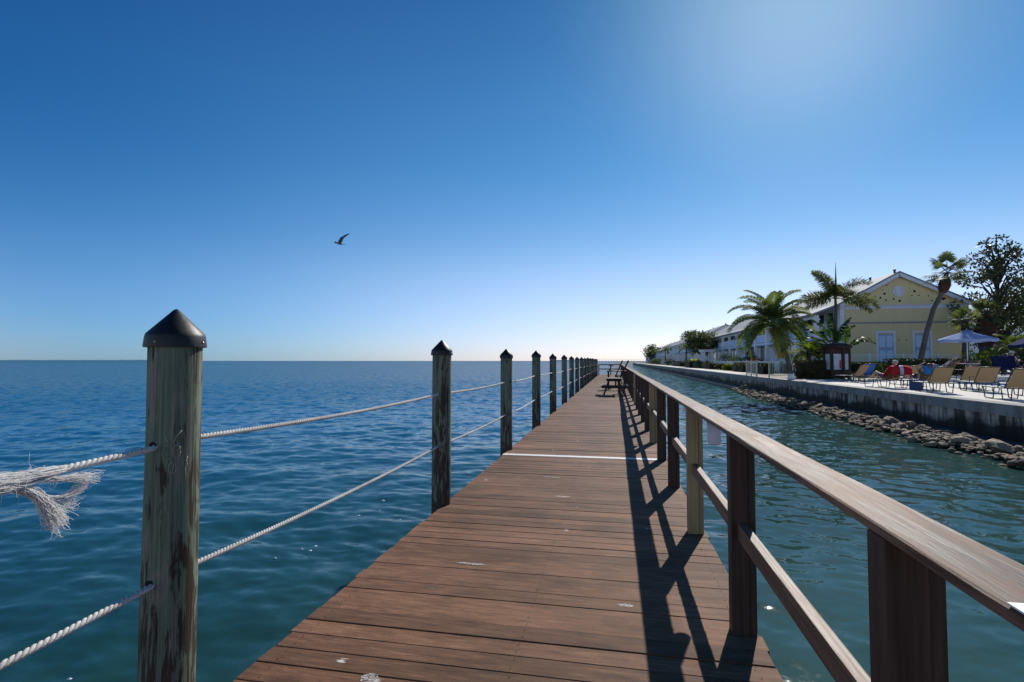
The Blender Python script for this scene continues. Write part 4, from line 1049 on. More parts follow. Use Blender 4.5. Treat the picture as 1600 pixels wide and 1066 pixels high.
banana_plant('bright green leafed plant at the right edge of the frame', (33.0, 43.5, .6), [(180, 70, 2.4, .4, 80), (120, 80, 2.6, .4, 60), (30, 75, 2.4, .4, 70), (-60, 60, 2.2, .4, 90), (200, 45, 2.2, .4, 90)], 'palmg', 3.0)
#@@BUILD
# ------------------------------------------------------------------ buildings
def building(Y0, Y1, label, near=False, dz=0.0, hip=3.0):
    """two storey white/yellow range, ridge along Y, veranda on the water side"""
    XL, XR, XV = 19.9, 30.0, 17.9; ZE, ZR = 6.55 + dz, 9.2 + dz; XC = 24.6; ZB = 1.25
    b = thing('apartment_building', label, 'building', (0, 0, 0), 0, 'resort buildings along the seawall')
    m = MB()  # body with gables
    sec = [(XL, 0.0), (XR, 0.0), (XR, ZE), (XC, ZR), (XL, ZE)]
    vs = [(x, Y0, z) for x, z in sec] + [(x, Y1, z) for x, z in sec]
    m.add(vs, [(0, 1, 2, 3, 4), (9, 8, 7, 6, 5), (0, 5, 6, 1), (1, 6, 7, 2), (4, 9, 5, 0)])
    m.build('wall', M['yellow'] if near else M['rearwall'], b)
    # roof slabs
    ov = .45; th = .16; m = MB()
    def slab(x0, z0, x1, z1, y0, y1):
        m.add([(x0, y0, z0), (x1, y0, z1), (x1, y1, z1), (x0, y1, z0), (x0, y0, z0 + th), (x1, y0, z1 + th), (x1, y1, z1 + th), (x0, y1, z0 + th)],
              [(0, 1, 2, 3), (7, 6, 5, 4), (0, 4, 5, 1), (1, 5, 6, 2), (2, 6, 7, 3), (3, 7, 4, 0)])
    sl_ = (ZR - ZE) / (XC - XL); sr_ = (ZR - ZE) / (XR - XC)
    slab(XL - .1, ZE - .1 * sl_ + .03, XC, ZR + .03, Y0 - ov, Y1 + ov)
    slab(XC, ZR + .03, XR + ov, ZE - ov * sr_ + .03, Y0 - ov, Y1 + ov)
    slab(XV - .35, ZE - .95, XL - .1, ZE - .1 * sl_ + .02, Y0 - ov + .05, Y1 + ov - .05)
    rf = m.build('roof', M['roof'], b)
    nv = 7 if near else 4
    for i in range(nv):
        yv = Y0 + 0.3 + i * ((Y1 - Y0) / nv) * (.5 if near else 1.0)
        MB().lathe([(.09, -.1), (.09, .20), (.13, .20), (.13, .30), (0, .34)], (XC - .05, yv, ZR + .15), 8).build('roof_vent', M['cap'], rf)
    if near:  # rake and gable trims
        m = MB()
        for (xa, za, xb, zb) in ((XL - .1, ZE - .1 * sl_ - .14, XC, ZR - .12), (XR + ov, ZE - ov * sr_ - .14, XC, ZR - .12)):
            m.bar((xa, Y0 - ov + .03, za), (xb, Y0 - ov + .03, zb), .07, .27, (0, 0, 1))
            m.bar((xa, Y0 - ov * .5, za + .05), (xb, Y0 - ov * .5, zb + .05), ov * .85, .05, (0, 0, 1))
        m.build('rake_board', M['rooftrim'], b)
        m = MB(); m.box(((XL + XR) / 2, Y0 - .05, 6.22), (XR - XL, .10, .26)); m.box(((XL + XR) / 2, Y0 - .07, 6.40), (XR - XL + .1, .14, .05)); m.build('white_band', M['rooftrim'], b)
        m = MB(); m.box(((XL + XR) / 2, Y0 - .03, 4.86), (XR - XL, .06, .14)); m.build('grey_band', M['bandgrey'], b)
        for x_ in (XR - .17, XL + .17): MB().box((x_, Y0 - .04, 3.4), (.34, .08, 5.4)).build('corner_board', M['whiteblue'], b)
        o = MB().lathe([(.46, 0), (.46, .06), (.34, .07), (.34, .03), (.26, .03), (.26, .08), (0, .08)], (24.65, Y0 - .005, 7.62), 24, Matrix.Rotation(R(90), 3, 'X')).build('round_vent', M['rooftrim'], b)
        random.seed(4); sp = MB()
        for k in range(26):
            x_ = random.uniform(XL + 1.2, XR - 1.2); zt = ZE + (1 - abs(x_ - XC) / 5.4) * 2.3; z_ = random.uniform(6.6, max(6.65, zt - .3))
            if abs(x_ - 24.65) < .6 and abs(z_ - 7.62) < .6: continue
            r_ = random.uniform(.05, .11); sp.lathe([(r_, 0), (0, .004)], (x_, Y0 - .004, z_), 7, Matrix.Rotation(R(90), 3, 'X'))
        for x_ in (22.4, 24.6, 25.2, 27.6): sp.lathe([(.06, 0), (0, .004)], (x_, Y0 - .004, 3.3), 7, Matrix.Rotation(R(90), 3, 'X'))
        sp.build('woodpecker_hole', M['hole'], b)
        for x_ in (23.55, 26.4):
            d = MB().box((x_, Y0 - .03, 2.55), (1.20, .06, 2.6)).build('door', M['shutter'], b)
            f = MB()
            for s in (-1, 1): f.box((x_ + s * .68, Y0 - .05, 2.6), (.16, .10, 2.7))
            f.box((x_, Y0 - .05, 4.03), (1.52, .10, .16)); f.build('door_frame', M['whiteblue'], d)
            g = MB()
            for s in (-1, 1):
                for zz in (1.9, 3.2): g.box((x_ + s * .29, Y0 - .063, zz), (.46, .012, 1.0))
            g.build('door_panel', M['balc'], d)
        # yellow side return wall is white siding behind the veranda
        m = MB(); m.box((XL - .012, (Y0 + Y1) / 2, 3.6), (.02, Y1 - Y0 - .1, 5.6)); m.build('veranda_wall', M['rearwall'], b)
    # veranda
    m = MB(); m.box(((XV + XL) / 2 - .03, (Y0 + Y1) / 2, ZB), (XL - XV - .08, Y1 - Y0 - .3, .25)); m.build('veranda_floor', M['whiteblue'], b)
    m = MB(); m.box(((XV + XL) / 2 - .03, (Y0 + Y1) / 2, 3.55 + dz), (XL - XV - .08, Y1 - Y0 - .3, .32)); m.build('balcony_slab', M['balc'], b)
    n = max(3, int((Y1 - Y0) / 5.3)); st = (Y1 - Y0 - .5) / n
    for i in range(n + 1):
        yc = Y0 + .25 + st * i
        m = MB(); m.box((XV + .15, yc, (ZE - .9) / 2 + .1), (.34, .34, ZE - .9 - .2)); m.box((XV + .15, yc, 5.25 + dz), (.5, .5, .14)); m.build('column', M['white'], b)
        if i < n:
            m = MB(); ya, yb = yc + .2, yc + st - .2
            m.box((XV + .15, (ya + yb) / 2, 4.62 + dz), (.08, yb - ya, .09)); m.box((XV + .15, (ya + yb) / 2, 3.82 + dz), (.06, yb - ya, .07))
            rl = m.build('railing', M['white'], b)
            MB().box((XV + .16, (ya + yb) / 2, 4.22 + dz), (.04, yb - ya - .02, .70)).build('railing_panel', M['balc'], rl)
            m = MB(); m.box((XV + .15, (ya + yb) / 2, 5.5 + dz), (.12, yb - ya, .28)); m.build('lintel', M['whiteblue'], b)
            for zf, hh in ((2.45, 1.9), (5.0 + dz, 1.9)):
                for q in (.28, .72):
                    if (i + int(q * 4)) % 3 == 2 and zf < 3: continue
                    w_ = MB(); yw = ya + (yb - ya) * q; ww = 1.9 if zf < 3 else 1.25; w_.box((XL - .05, yw, zf), (.05, ww, hh)); wo_ = w_.build('window', M['glass'], b)
                    f_ = MB(); 
                    for s in (-1, 1): f_.box((XL - .06, yw + s * (ww / 2 + .055), zf), (.08, .11, hh + .2))
                    for s in (-1, 1): f_.box((XL - .06, yw, zf + s * (hh / 2 + .05)), (.08, ww, .1))
                    f_.build('frame', M['white'], wo_)
    return b
building(52, 116, 'near two storey resort building with a yellow gable end facing the pier', True)
b2 = building(125, 186, 'second resort building along the seawall, behind the rounded shade tree', False, .35)
b3 = building(194, 262, 'third resort building, grey roofed with white outside stairs', False, -.1)
b4 = building(270, 318, 'farthest low resort building at the end of the seawall', False, -1.2)
def stairs(b, Y):
    m = MB()
    for k in range(10): m.box((17.6 - .30 * k, Y, 2.0 - .17 * k - .0), (.31, 1.6, .17))
    m.bar((17.8, Y, 1.85), (14.7, Y, .28), 1.5, .10)
    st_ = m.build('staircase', M['white'], b)
    for s in (-1, 1):
        m = MB(); m.bar((17.7, Y + s * .85, 3.0), (14.7, Y + s * .85, 1.3), .07, .10); m.bar((17.7, Y + s * .85, 2.3), (14.7, Y + s * .85, .6), .06, .08)
        for k in range(8): t = k / 7; m.bar((17.7 - 3 * t, Y + s * .85, 2.2 - 1.7 * t), (17.7 - 3 * t, Y + s * .85, 3.0 - 1.7 * t), .06, .06)
        m.build('handrail', M['white'], st_)
for Y in (137, 150, 164, 178): stairs(b2, Y)
for Y in (205, 225): stairs(b3, Y)
# grey roofed house seen between the trees at the right
h = thing('house', 'pale house with a grey roof glimpsed behind the fan palms at the right edge', 'house', (48, 75, ZP))
MB().box((0, 0, 2.6), (16, 10, 5.2)).build('wall', M['rearwall'], h)
m = MB(); m.add([(-8.5, -5.5, 5.2), (8.5, -5.5, 5.2), (8.5, 5.5, 5.2), (-8.5, 5.5, 5.2), (-5, 0, 7.6), (5, 0, 7.6)], [(0, 1, 5, 4), (1, 2, 5), (2, 3, 4, 5), (3, 0, 4), (3, 2, 1, 0)]); m.build('roof', M['roof'], h)
for x_ in (-5, 0, 5): MB().box((x_, -5.03, 2.8), (1.4, .06, 1.8)).build('window', M['glass'], h)

# ------------------------------------------------------------------ fences, arbor, kiosk
def picket(name, label, p0, p1, h, mat, gap, post_every, pw=.022, z0=None, z1=None, rails=(.12, .97), rw=.045):
    p0 = Vector(p0); p1 = Vector(p1); d = p1 - p0; L = d.length; u = d / L
    t = thing(name, label, 'fence', p0); m = MB()
    n = int(L / gap)
    for i in range(n + 1):
        q = u * (gap * i); m.box(q + Vector((0, 0, h * .54)), (pw, pw, h * .86))
    for r_ in rails: m.bar(Vector((0, 0, h * r_)), d + Vector((0, 0, h * r_)), rw * .8, rw)
    m.build('picket_panel', mat, t)
    k = max(1, int(round(L / post_every)))
    for i in range(k + 1):
        q = d * (i / k); MB().box(q + Vector((0, 0, h * .53)), (.075, .075, h * 1.10)).build('post', mat, t)
    return t
picket('metal_fence', 'beige metal picket fence crossing behind the coconut palm', (10.8, 40.4, .29), (15.6, 40.6, .42), 1.18, M['beigemetal'], .125, 1.6)
picket('metal_fence', 'beige metal gate panel at the seawall edge left of the coconut palm', (10.05, 40.7, .29), (10.8, 47.0, .29), 1.18, M['beigemetal'], .42, 3.5, pw=.018)
picket('picket_fence', 'long white picket fence below the yellow gable', (15.4, 47.5, .6), (40.0, 47.5, .6), 1.42, M['white'], .14, 2.4)
picket('picket_fence', 'low white picket fence in front of the verandas', (15.6, 55.0, ZP), (15.6, 91.0, ZP), 1.15, M['white'], .13, 2.4, pw=.085)
a = thing('arbor', 'white garden arbor with square columns and a flat beam top', 'arbor', (15.0, 92.6, ZP))
for x_, y_ in ((-.4, 0), (.9, 0), (-.4, 1.8), (.9, 1.8)): MB().box((x_, y_, 1.35), (.42, .42, 2.7), None, .01).build('column', M['white'], a)
m = MB(); m.box((.25, .9, 2.82), (2.1, 2.9, .24)); m.box((.25, .9, 3.02), (2.4, 3.2, .12)); m.build('beam', M['white'], a)

k = thing('notice_kiosk', 'dark brown timber notice kiosk with pale posters under a flat roof', 'kiosk', (14.45, 38.4, ZP), R(12)); k.scale = (.76, .76, .92)
pts6 = [(-.78, -.55), (.02, -.85), (.80, -.45), (.72, .5), (-.05, .8), (-.82, .4)]
for x_, y_ in pts6: MB().box((x_, y_, 1.1), (.20, .20, 2.2), None, .01).build('post', M['kiosk'], k)
m = MB(); m.lathe([(1.28, 2.2), (1.32, 2.24), (1.30, 2.34), (.9, 2.52), (0, 2.62)], n=6); m.build('roof', M['kiosk'], k)
for i in range(6):
    p, q = Vector((*pts6[i], 0)), Vector((*pts6[(i + 1) % 6], 0)); e = (q - p).normalized(); nrm = Vector((e.y, -e.x, 0))
    pa, pb = p + e * .11, q - e * .11
    MB().bar(pa + Vector((0, 0, 2.0)), pb + Vector((0, 0, 2.0)), .06, .38).build('top_board', M['kiosk'], k); bd = MB().bar(pa + Vector((0, 0, .5)), pb + Vector((0, 0, .5)), .06, .30).build('bottom_board', M['kiosk'], k)
    if i in (0, 1, 5):
        m = MB(); m.bar(pa + e * .03 + Vector((0, 0, 1.23)), pb - e * .03 + Vector((0, 0, 1.23)), .04, 1.12); m.build('poster', M['poster'], bd)
        if i == 0:
            m = MB(); c_ = pa.lerp(pb, .82) + nrm * .025; m.bar(c_ - e * .06 + Vector((0, 0, 1.05)), c_ + e * .06 + Vector((0, 0, 1.05)), .008, .6); m.build('red_notice', M['red'], bd)
sheet('kiosk_apron', [(13.9, 37.3), (16.4, 37.3), (16.4, 40.0), (13.9, 40.0)], ZP, M['patio'])
#@@FURN
# ------------------------------------------------------------------ loungers
def make_lounger(label, sling='sling', back=48):
    t = thing('lounge_chair', label, 'lounge chair', (0, 0, 0), 0, 'sun loungers on the resort patio')
    W = .31; hz = .36; fr_ = MB(); ba = R(back); hx = .28; bx = hx + .80 * math.cos(ba); bz = hz + .80 * math.sin(ba)
    for s in (-1, 1):
        fr_.tube([(-1.02, s * W, hz), (hx, s * W, hz), (.62, s * W, hz)], .018, 7)
        fr_.tube([(hx, s * W, hz), (bx, s * W, bz)], .018, 7)
        fr_.tube([(.05, s * (W + .05), hz + .02), (.10, s * (W + .05), hz + .22), (.42, s * (W + .05), hz + .23)], .016, 6)
    fr_.tube([(-1.02, -W, hz), (-1.02, W, hz)], .018, 7); fr_.tube([(bx, -W, bz), (bx, W, bz)], .018, 7); fr_.tube([(.62, -W, hz), (.62, W, hz)], .016, 6)
    fr_.build('frame', M['bronze'], t, True)
    for s in (-1, 1):
        MB().tube([(-.92, s * W, hz), (-.84, s * W, .016), (-.36, s * W, .016), (-.28, s * W, hz)], .016, 7).build('leg', M['bronze'], t, True)
        MB().tube([(.10, s * W, hz), (.18, s * W, .016), (.62, s * W, .016), (.70, s * W, hz + .0)], .016, 7).build('leg', M['bronze'], t, True)
    m = MB(); n = 8
    for i in range(n):
        x0, x1 = -1.0 + (hx + .98) * i / n, -1.0 + (hx + .98) * (i + 1) / n; sg = lambda x_: hz + .004 - .03 * math.sin(math.pi * (x_ + 1) / (hx + 1))
        m.add([(x0, -W + .01, sg(x0) + .01), (x1, -W + .01, sg(x1) + .01), (x1, W - .01, sg(x1) + .01), (x0, W - .01, sg(x0) + .01)], [(0, 1, 2, 3)])
    m.build('seat_sling', M['whitecloth' if sling == 'sling' else sling], t)  # sunlit white painted into the seat colour; the backrest keeps the tan
    m = MB(); n = 6; nv = Vector((math.sin(ba), 0, -math.cos(ba)))
    for i in range(n):
        a0, a1 = .02 + .76 * i / n, .02 + .76 * (i + 1) / n
        P = lambda a_, s: Vector((hx + a_ * math.cos(ba), s * (W - .01), hz + a_ * math.sin(ba))) + nv * (.035 * math.sin(math.pi * a_ / .8))
        m.add([P(a0, -1), P(a1, -1), P(a1, 1), P(a0, 1)], [(0, 1, 2, 3)])
    m.build('back_sling', M[sling], t)
    return t
def foot_rz(fx, fy): return math.atan2(fy, fx) + math.pi   # local -X is the foot end
protos = {}
def lounger(x, y, z, foot, label, sling='sling', back=48):
    key = (sling, back)
    if key not in protos: t = protos[key] = make_lounger(label, sling, back)
    else: t = copy_tree(protos[key]); t['label'] = label
    t.location = (x, y, z); t.rotation_euler = (0, 0, foot_rz(*foot)); return t
F = (-.80, .60)
F1 = (.15, .99)
lounger(13.1, 32.6, ZP, (-.40, .92), 'tan lounger nearest the kiosk, left of the blue lounger')
lounger(14.4, 34.6, ZP, (-.2, .98), 'bright blue sling lounger behind the leftmost tan lounger', 'slingblue', 55)
MANX, MANY, MANF = 11.85, 26.3, (-.22, .97)
lounger(MANX, MANY, ZP, MANF, 'lounger under the red and white towel, carrying the sunbathing man', 'sling', 44)
lounger(14.3, 29.6, ZP, (-.05, 1), 'tan lounger half hidden behind the red and white towel')
BX, BY, BF = 12.75, 25.4, (.02, 1.0)
lounger(BX, BY, ZP, BF, 'tan lounger with the blue towel over its back', 'sling', 44)
lounger(11.95, 22.8, ZP, (.10, .99), 'tan lounger second from the right in the front row, behind the bare lounger')
lounger(15.0, 26.3, ZP, F1, 'tan lounger in the middle row, farther of the pair at the right')
lounger(14.0, 23.7, ZP, F1, 'tan lounger in the middle row, nearer of the pair at the right')
NX, NY, NF = 12.0, 18.9, (.13, .99)
lounger(NX, NY, ZP, NF, 'nearest tan lounger at the seawall edge with a striped towel on its seat')
lounger(19.9, 35.0, .6, (-.1, .99), 'tan lounger at the back beside the person in teal', 'sling', 44)
lounger(13.9, 20.6, ZP, F1, 'tan lounger cut off by the right edge of the view', 'sling', 44)
# towels, bag, sandals
def cloth(name, label, cat, grid, mat, loc, rz=0, stripe=None, group=None):
    t = None; m = MB(); n = len(grid[0]); vs = [p for row in grid for p in row]; fs = []
    for i in range(len(grid) - 1):
        for j in range(n - 1): fs.append((i * n + j, i * n + j + 1, (i + 1) * n + j + 1, (i + 1) * n + j))
    m.add(vs, fs); o = m.build(name, mat, None, True); o.location = loc; o.rotation_euler = (0, 0, rz)
    o.modifiers.new('s', 'SOLIDIFY').thickness = .012
    return tag(o, label, cat, group)
def striped(name, base, st, lo, hi, axis=1):
    t = NT(name); v = t.sep(t.coord())[axis]
    c = base
    for a_, b_ in zip(lo, hi):
        f = t.math('MULTIPLY', t.math('GREATER_THAN', v, a_), t.math('LESS_THAN', v, b_)); c = t.mix(f, c, st)
    b = t.bsdf(c, 0.8, spec=.1); w = t.n('ShaderNodeBsdfTranslucent'); t.set(w, 'Color', c); mm = t.n('ShaderNodeMixShader', inp={0: .3}); t.set(mm, 1, b.outputs[0]); t.set(mm, 2, w.outputs[0]); return t.done(mm)
M['redstripe'] = striped('red_white_towel', (.60, .03, .045, 1), (.78, .78, .80, 1), (-.02,), (.15,))
M['bluestripe'] = striped('blue_white_towel', (.70, .72, .78, 1), (.06, .12, .40, 1), (-.24, -.08, .08), (-.16, .0, .16))
# towel over the man's chair back (chair local frame)
ba = R(44); g = []
for i in range(9):
    a_ = -.18 + i * .135; row = []
    for j in range(9):
        yy = -.42 + j * .105; dr_ = .06 * max(0, abs(yy) - .3) * 6
        if a_ <= .5: p = (.28 + (.33 + a_) * math.cos(ba) - .05, yy, .36 + (.33 + a_) * math.sin(ba) + .05 - dr_ * .5)
        else: q_ = a_ - .5; p = (.28 + .83 * math.cos(ba) + .06 + .05 * math.sin(j), yy * 1.08, .36 + .83 * math.sin(ba) + .06 - q_ * 1.0 - dr_)
        row.append(p)
    g.append(row)
cloth('towel', 'red towel with a broad white stripe draped over a lounger back', 'towel', g, M['redstripe'], (MANX, MANY, ZP), foot_rz(*MANF))
g = [[(-.3 + i * .12, -.22 + j * .11, .39 + .03 * math.sin(i * 2 + j)) for j in range(5)] for i in range(5)]
cloth('towel', 'blue and white striped towel crumpled on the nearest lounger seat', 'towel', g, M['bluestripe'], (NX, NY, ZP), foot_rz(*NF))
g = [[(.86 + .02 * math.sin(j * 2), -.25 + j * .1, .36 + .56 + .08 - i * .09) for j in range(6)] for i in range(5)]
cloth('towel', 'blue towel hung over a tan lounger back', 'towel', g, M['bluecloth'], (BX, BY, ZP), foot_rz(*BF))
b = thing('tote_bag', 'square navy tote bag standing on the patio beside the red towel', 'bag', (12.1, 24.35, ZP), R(20))
MB().box((0, 0, .22), (.36, .30, .44), None, .03).build('body', M['bag'], b)
for s in (-1, 1): MB().tube([(-.1, s * .13, .43), (-.06, s * .13, .56), (.06, s * .13, .56), (.1, s * .13, .43)], .012, 6).build('handle', M['bag'], b, True)
for i, (x, y, lb) in enumerate(((11.15, 16.6, 'pair of red sandals on the patio by the nearest lounger'), (12.1, 17.9, 'pair of red sandals farther back at the right edge'))):
    t = thing('sandals', lb, 'sandals', (x, y, ZP), R(30), 'red sandals on the patio')
    for s in (-1, 1):
        m = MB(); m.lathe([(.0, 0), (.055, .0), (.055, .02), (0, .022)], (0, 0, 0), 10); m.v = [(p[0] * 2.4 , p[1] + s * .08, p[2]) for p in m.v]; so_ = m.build('sole', M['red'], t)
        MB().tube([(.04, s * .08 - .05, .015), (.05, s * .08, .06), (.04, s * .08 + .05, .015)], .010, 6).build('strap', M['red'], so_, True)

# umbrellas
def umbrella(loc, r, zr, zt, mat, label, rz=0, tilt=0):
    t = thing('patio_umbrella', label, 'umbrella', loc, rz, 'patio umbrellas'); n = 8
    m = MB(); vs = [Vector((0, 0, zt))]; fs = []; rings = 5
    for k_ in range(1, rings + 1):
        u = k_ / rings
        for j in range(n * 2):
            a_ = 2 * math.pi * j / (n * 2); rr_ = r * u * (1 if j % 2 == 0 else .955); zz = zt - (zt - zr) * (u ** 1.15) - (0 if j % 2 == 0 else .05 * u)
            vs.append(Vector((rr_ * math.cos(a_), rr_ * math.sin(a_), zz)))
    q = n * 2
    for j in range(q): fs.append((0, 1 + j, 1 + (j + 1) % q))
    for k_ in range(rings - 1):
        for j in range(q): fs.append((1 + k_ * q + j, 1 + (k_ + 1) * q + j, 1 + (k_ + 1) * q + (j + 1) % q, 1 + k_ * q + (j + 1) % q))
    b0 = 1 + (rings - 1) * q; val = [v - Vector((0, 0, .13)) for v in vs[b0:b0 + q]]; bv = len(vs); vs += val
    for j in range(q): fs.append((b0 + j, bv + j, bv + (j + 1) % q, b0 + (j + 1) % q))
    m.add(vs, fs); cn = m.build('canopy', mat, t)
    m = MB(); m.lathe([(.28, zt - .03), (.10, zt + .06), (.02, zt + .10), (.02, zt + .16), (0, zt + .16)], n=8); m.build('finial', mat, cn)
    MB().tube([(0, 0, .02), (0, 0, zt)], .026, 8).build('pole', M['whiteblue'], t, True)
    for j in range(n):
        a_ = 2 * math.pi * j / n; d = Vector((math.cos(a_), math.sin(a_), 0)); MB().bar(Vector((0, 0, zt - .1)), d * r * .97 + Vector((0, 0, zr - .03)), .018, .022).build('rib', M['white'], t)
    MB().lathe([(.28, 0), (.28, .06), (.06, .12), (.05, .3), (0, .3)], n=14).build('base', M['bronze'], t)
    m = MB(); m.lathe([(.55, .70), (.56, .73), (0, .735)], n=20); m.build('table_top', M['white'], t)
    return t
umbrella((19.85, 34.6, .6), 1.36, 2.12, 2.58, M['lightblue'], 'open pale blue patio umbrella over a round table', R(10))
umbrella((24.75, 36.2, .6), 1.6, 1.85, 2.7, M['navy'], 'dark navy patio umbrella cut by the right edge of the view', R(20))

# chairs and table on the right
def wicker_chair(loc, rz, label):
    t = thing('patio_chair', label, 'chair', loc, rz, 'navy patio chairs')
    MB().box((0, 0, .40), (.62, .60, .14), None, .03).build('seat', M['navy'], t)
    MB().box((.30, 0, .78), (.10, .64, .80), Matrix.Rotation(R(10), 3, 'Y'), .03).build('backrest', M['navy'], t)
    for s in (-1, 1): MB().box((0, s * .34, .60), (.62, .08, .06), None, .02).build('armrest', M['navy'], t)
    for a_ in (-1, 1):
        for s in (-1, 1): MB().box((a_ * .26, s * .30, .17), (.05, .05, .34)).build('leg', M['bronze'], t)
    return t
wicker_chair((23.9, 37.4, .6), R(200), 'navy high backed patio chair with the woman in the white hat')
wicker_chair((23.0, 36.9, .6), R(100), 'navy patio chair just left of the woman in the white hat')
wicker_chair((20.9, 35.8, .6), R(150), 'navy patio chair under the left side of the pale blue umbrella')
g = [[(-.3 + i * .12, -.3 + j * .12, .74 + .05 * math.sin(i * 2.1 + j) + .04 * math.cos(j * 2)) for j in range(6)] for i in range(6)]
cloth('towel', 'pink and purple towel heaped on the table under the pale blue umbrella', 'towel', g, M['pinkcloth'], (19.9, 34.6, .62))
bt = thing('rowing_boat', 'small yellow hulled boat lying behind the low white picket fence', 'boat', (16.3, 59.5, ZP + .55), R(100))
m = MB(); vs = []; fs = []; N = 12
for i in range(N + 1):
    u = i / N; w_ = .5 * math.sin(math.pi * min(1, .15 + u * .85)) ** .7; x_ = -1.6 + 3.2 * u; up_ = .12 * (2 * u - 1) ** 2
    for a_ in range(7): th_ = math.pi * a_ / 6; vs.append((x_, -w_ * math.cos(th_), .5 + up_ - .5 * math.sin(th_)))
for i in range(N):
    for a_ in range(6): fs.append((i * 7 + a_, i * 7 + a_ + 1, (i + 1) * 7 + a_ + 1, (i + 1) * 7 + a_))
m.add(vs, fs); o = m.build('hull', M['yellowpaint'], bt, True); o.modifiers.new('s', 'SOLIDIFY').thickness = .03
for x_ in (-.7, .5): MB().box((x_, 0, .42), (.22, .9, .03)).build('thwart', M['table'], bt)
for x_ in (-.9, .9): MB().box((x_, 0, -.28), (.1, .9, .54)).build('trestle', M['table'], bt)
#@@PEOPLE
# ------------------------------------------------------------------ people
def skinned(name, nodes, edges, mat, parent, root=0, sub=2):
    me = bpy.data.meshes.new(name); me.from_pydata([n[:3] for n in nodes], edges, []); me.materials.append(mat)
    o = bpy.data.objects.new(name, me); col.objects.link(o); o.parent = parent
    o.modifiers.new('skin', 'SKIN'); sv = me.skin_vertices[0].data
    for i, n in enumerate(nodes): sv[i].radius = (n[3], n[3] if len(n) < 5 else n[4]); sv[i].use_root = (i == root)
    ss = o.modifiers.new('sub', 'SUBSURF'); ss.levels = sub; ss.render_levels = sub
    for p in me.polygons: p.use_smooth = True
    return o
def person(label, loc, rz, J, shirt=None, shorts=None, hair='hair', hat=None):
    """J: joint dict in local metres; the figure faces local -X"""
    t = thing('person', label, 'person', loc, rz)
    V = {k_: Vector(v) for k_, v in J.items()}
    nodes = []; edges = []; ix = {}
    def nd(key, p, r, par=None, r2=None):
        ix[key] = len(nodes); nodes.append((*p, r) if r2 is None else (*p, r, r2))
        if par is not None: edges.append((ix[par], ix[key]))
    hip, chest, neck, head = V['hip'], V['chest'], V['neck'], V['head']
    nd('hip', hip, .135); nd('belly', hip.lerp(chest, .5), .13, 'hip'); nd('chest', chest, .145, 'belly'); nd('neck', neck, .058, 'chest')
    nd('jaw', neck.lerp(head, .5) , .066, 'neck'); nd('head', head, .098, 'jaw'); nd('crown', head + (head - neck).normalized() * .07, .07, 'head')
    for s in 'lr':
        nd('sh' + s, V['sh' + s], .062, 'chest'); nd('el' + s, V['el' + s], .043, 'sh' + s); nd('wr' + s, V['wr' + s], .029, 'el' + s)
        hd = (V['wr' + s] - V['el' + s]).normalized(); palm = V['wr' + s] + hd * .07; nd('pm' + s, palm, .033, 'wr' + s)
        sd_ = hd.cross(Vector((0, 0, 1))); sd_ = sd_.normalized() if sd_.length > .1 else Vector((0, 1, 0)); dn = hd.cross(sd_)
        for f_, (o_, l_) in enumerate(((-.026, .055), (-.009, .068), (.009, .064), (.026, .05))):
            nd('f%s%d' % (s, f_), palm + sd_ * o_ + hd * .045, .009, 'pm' + s); nd('g%s%d' % (s, f_), palm + sd_ * o_ + hd * (.045 + l_ * .8) + dn * .02, .008, 'f%s%d' % (s, f_))
        nd('t' + s, palm - sd_ * .05 - hd * .0, .010, 'pm' + s); nd('u' + s, palm - sd_ * .065 + hd * .04, .009, 't' + s)
        nd('th' + s, V['th' + s], .088, 'hip'); nd('kn' + s, V['kn' + s], .058, 'th' + s); nd('cf' + s, V['kn' + s].lerp(V['an' + s], .35), .056, 'kn' + s); nd('an' + s, V['an' + s], .037, 'cf' + s); nd('to' + s, V['to' + s], .034, 'an' + s)
    body = skinned('body', nodes, edges, M['skin'], t)
    face = (Vector((-1, 0, 0)) * 1.0); hx_ = head
    m = MB(); m.lathe([(0, -.02), (.016, -.014), (.012, .012), (0, .022)], hx_ + face * .100 + Vector((0, 0, -.01)), 8); m.build('nose', M['skin'], body, True)
    hm = MB(); 
    hm.lathe([(.106, .0), (.112, .045), (.095, .09), (.05, .122), (0, .13)], hx_ + Vector((.018, 0, .012)), 14); hm.build('hair', M[hair], t, True)
    if hat:
        m = MB(); m.lathe([(.20, .055), (.205, .062), (.12, .078), (.115, .14), (.08, .165), (0, .17)], hx_ + Vector((.005, 0, .0)), 18); m.build('hat', M[hat], t, True)
    if shirt:
        n2 = [(*hip.lerp(chest, .1), .145), (*hip.lerp(chest, .5), .145), (*chest, .160)]; e2 = [(0, 1), (1, 2)]
        for s in 'lr': n2.append((*V['sh' + s], .078)); e2.append((2, len(n2) - 1)); n2.append((*V['sh' + s].lerp(V['el' + s], .55), .062)); e2.append((len(n2) - 2, len(n2) - 1))
        skinned('shirt', n2, e2, M[shirt], t)
    if shorts:
        n2 = [(*hip, .150)]; e2 = []
        for s in 'lr': n2.append((*V['th' + s], .105)); e2.append((0, len(n2) - 1)); n2.append((*V['th' + s].lerp(V['kn' + s], .6), .085)); e2.append((len(n2) - 2, len(n2) - 1))
        skinned('shorts', n2, e2, M[shorts], t)
    return t
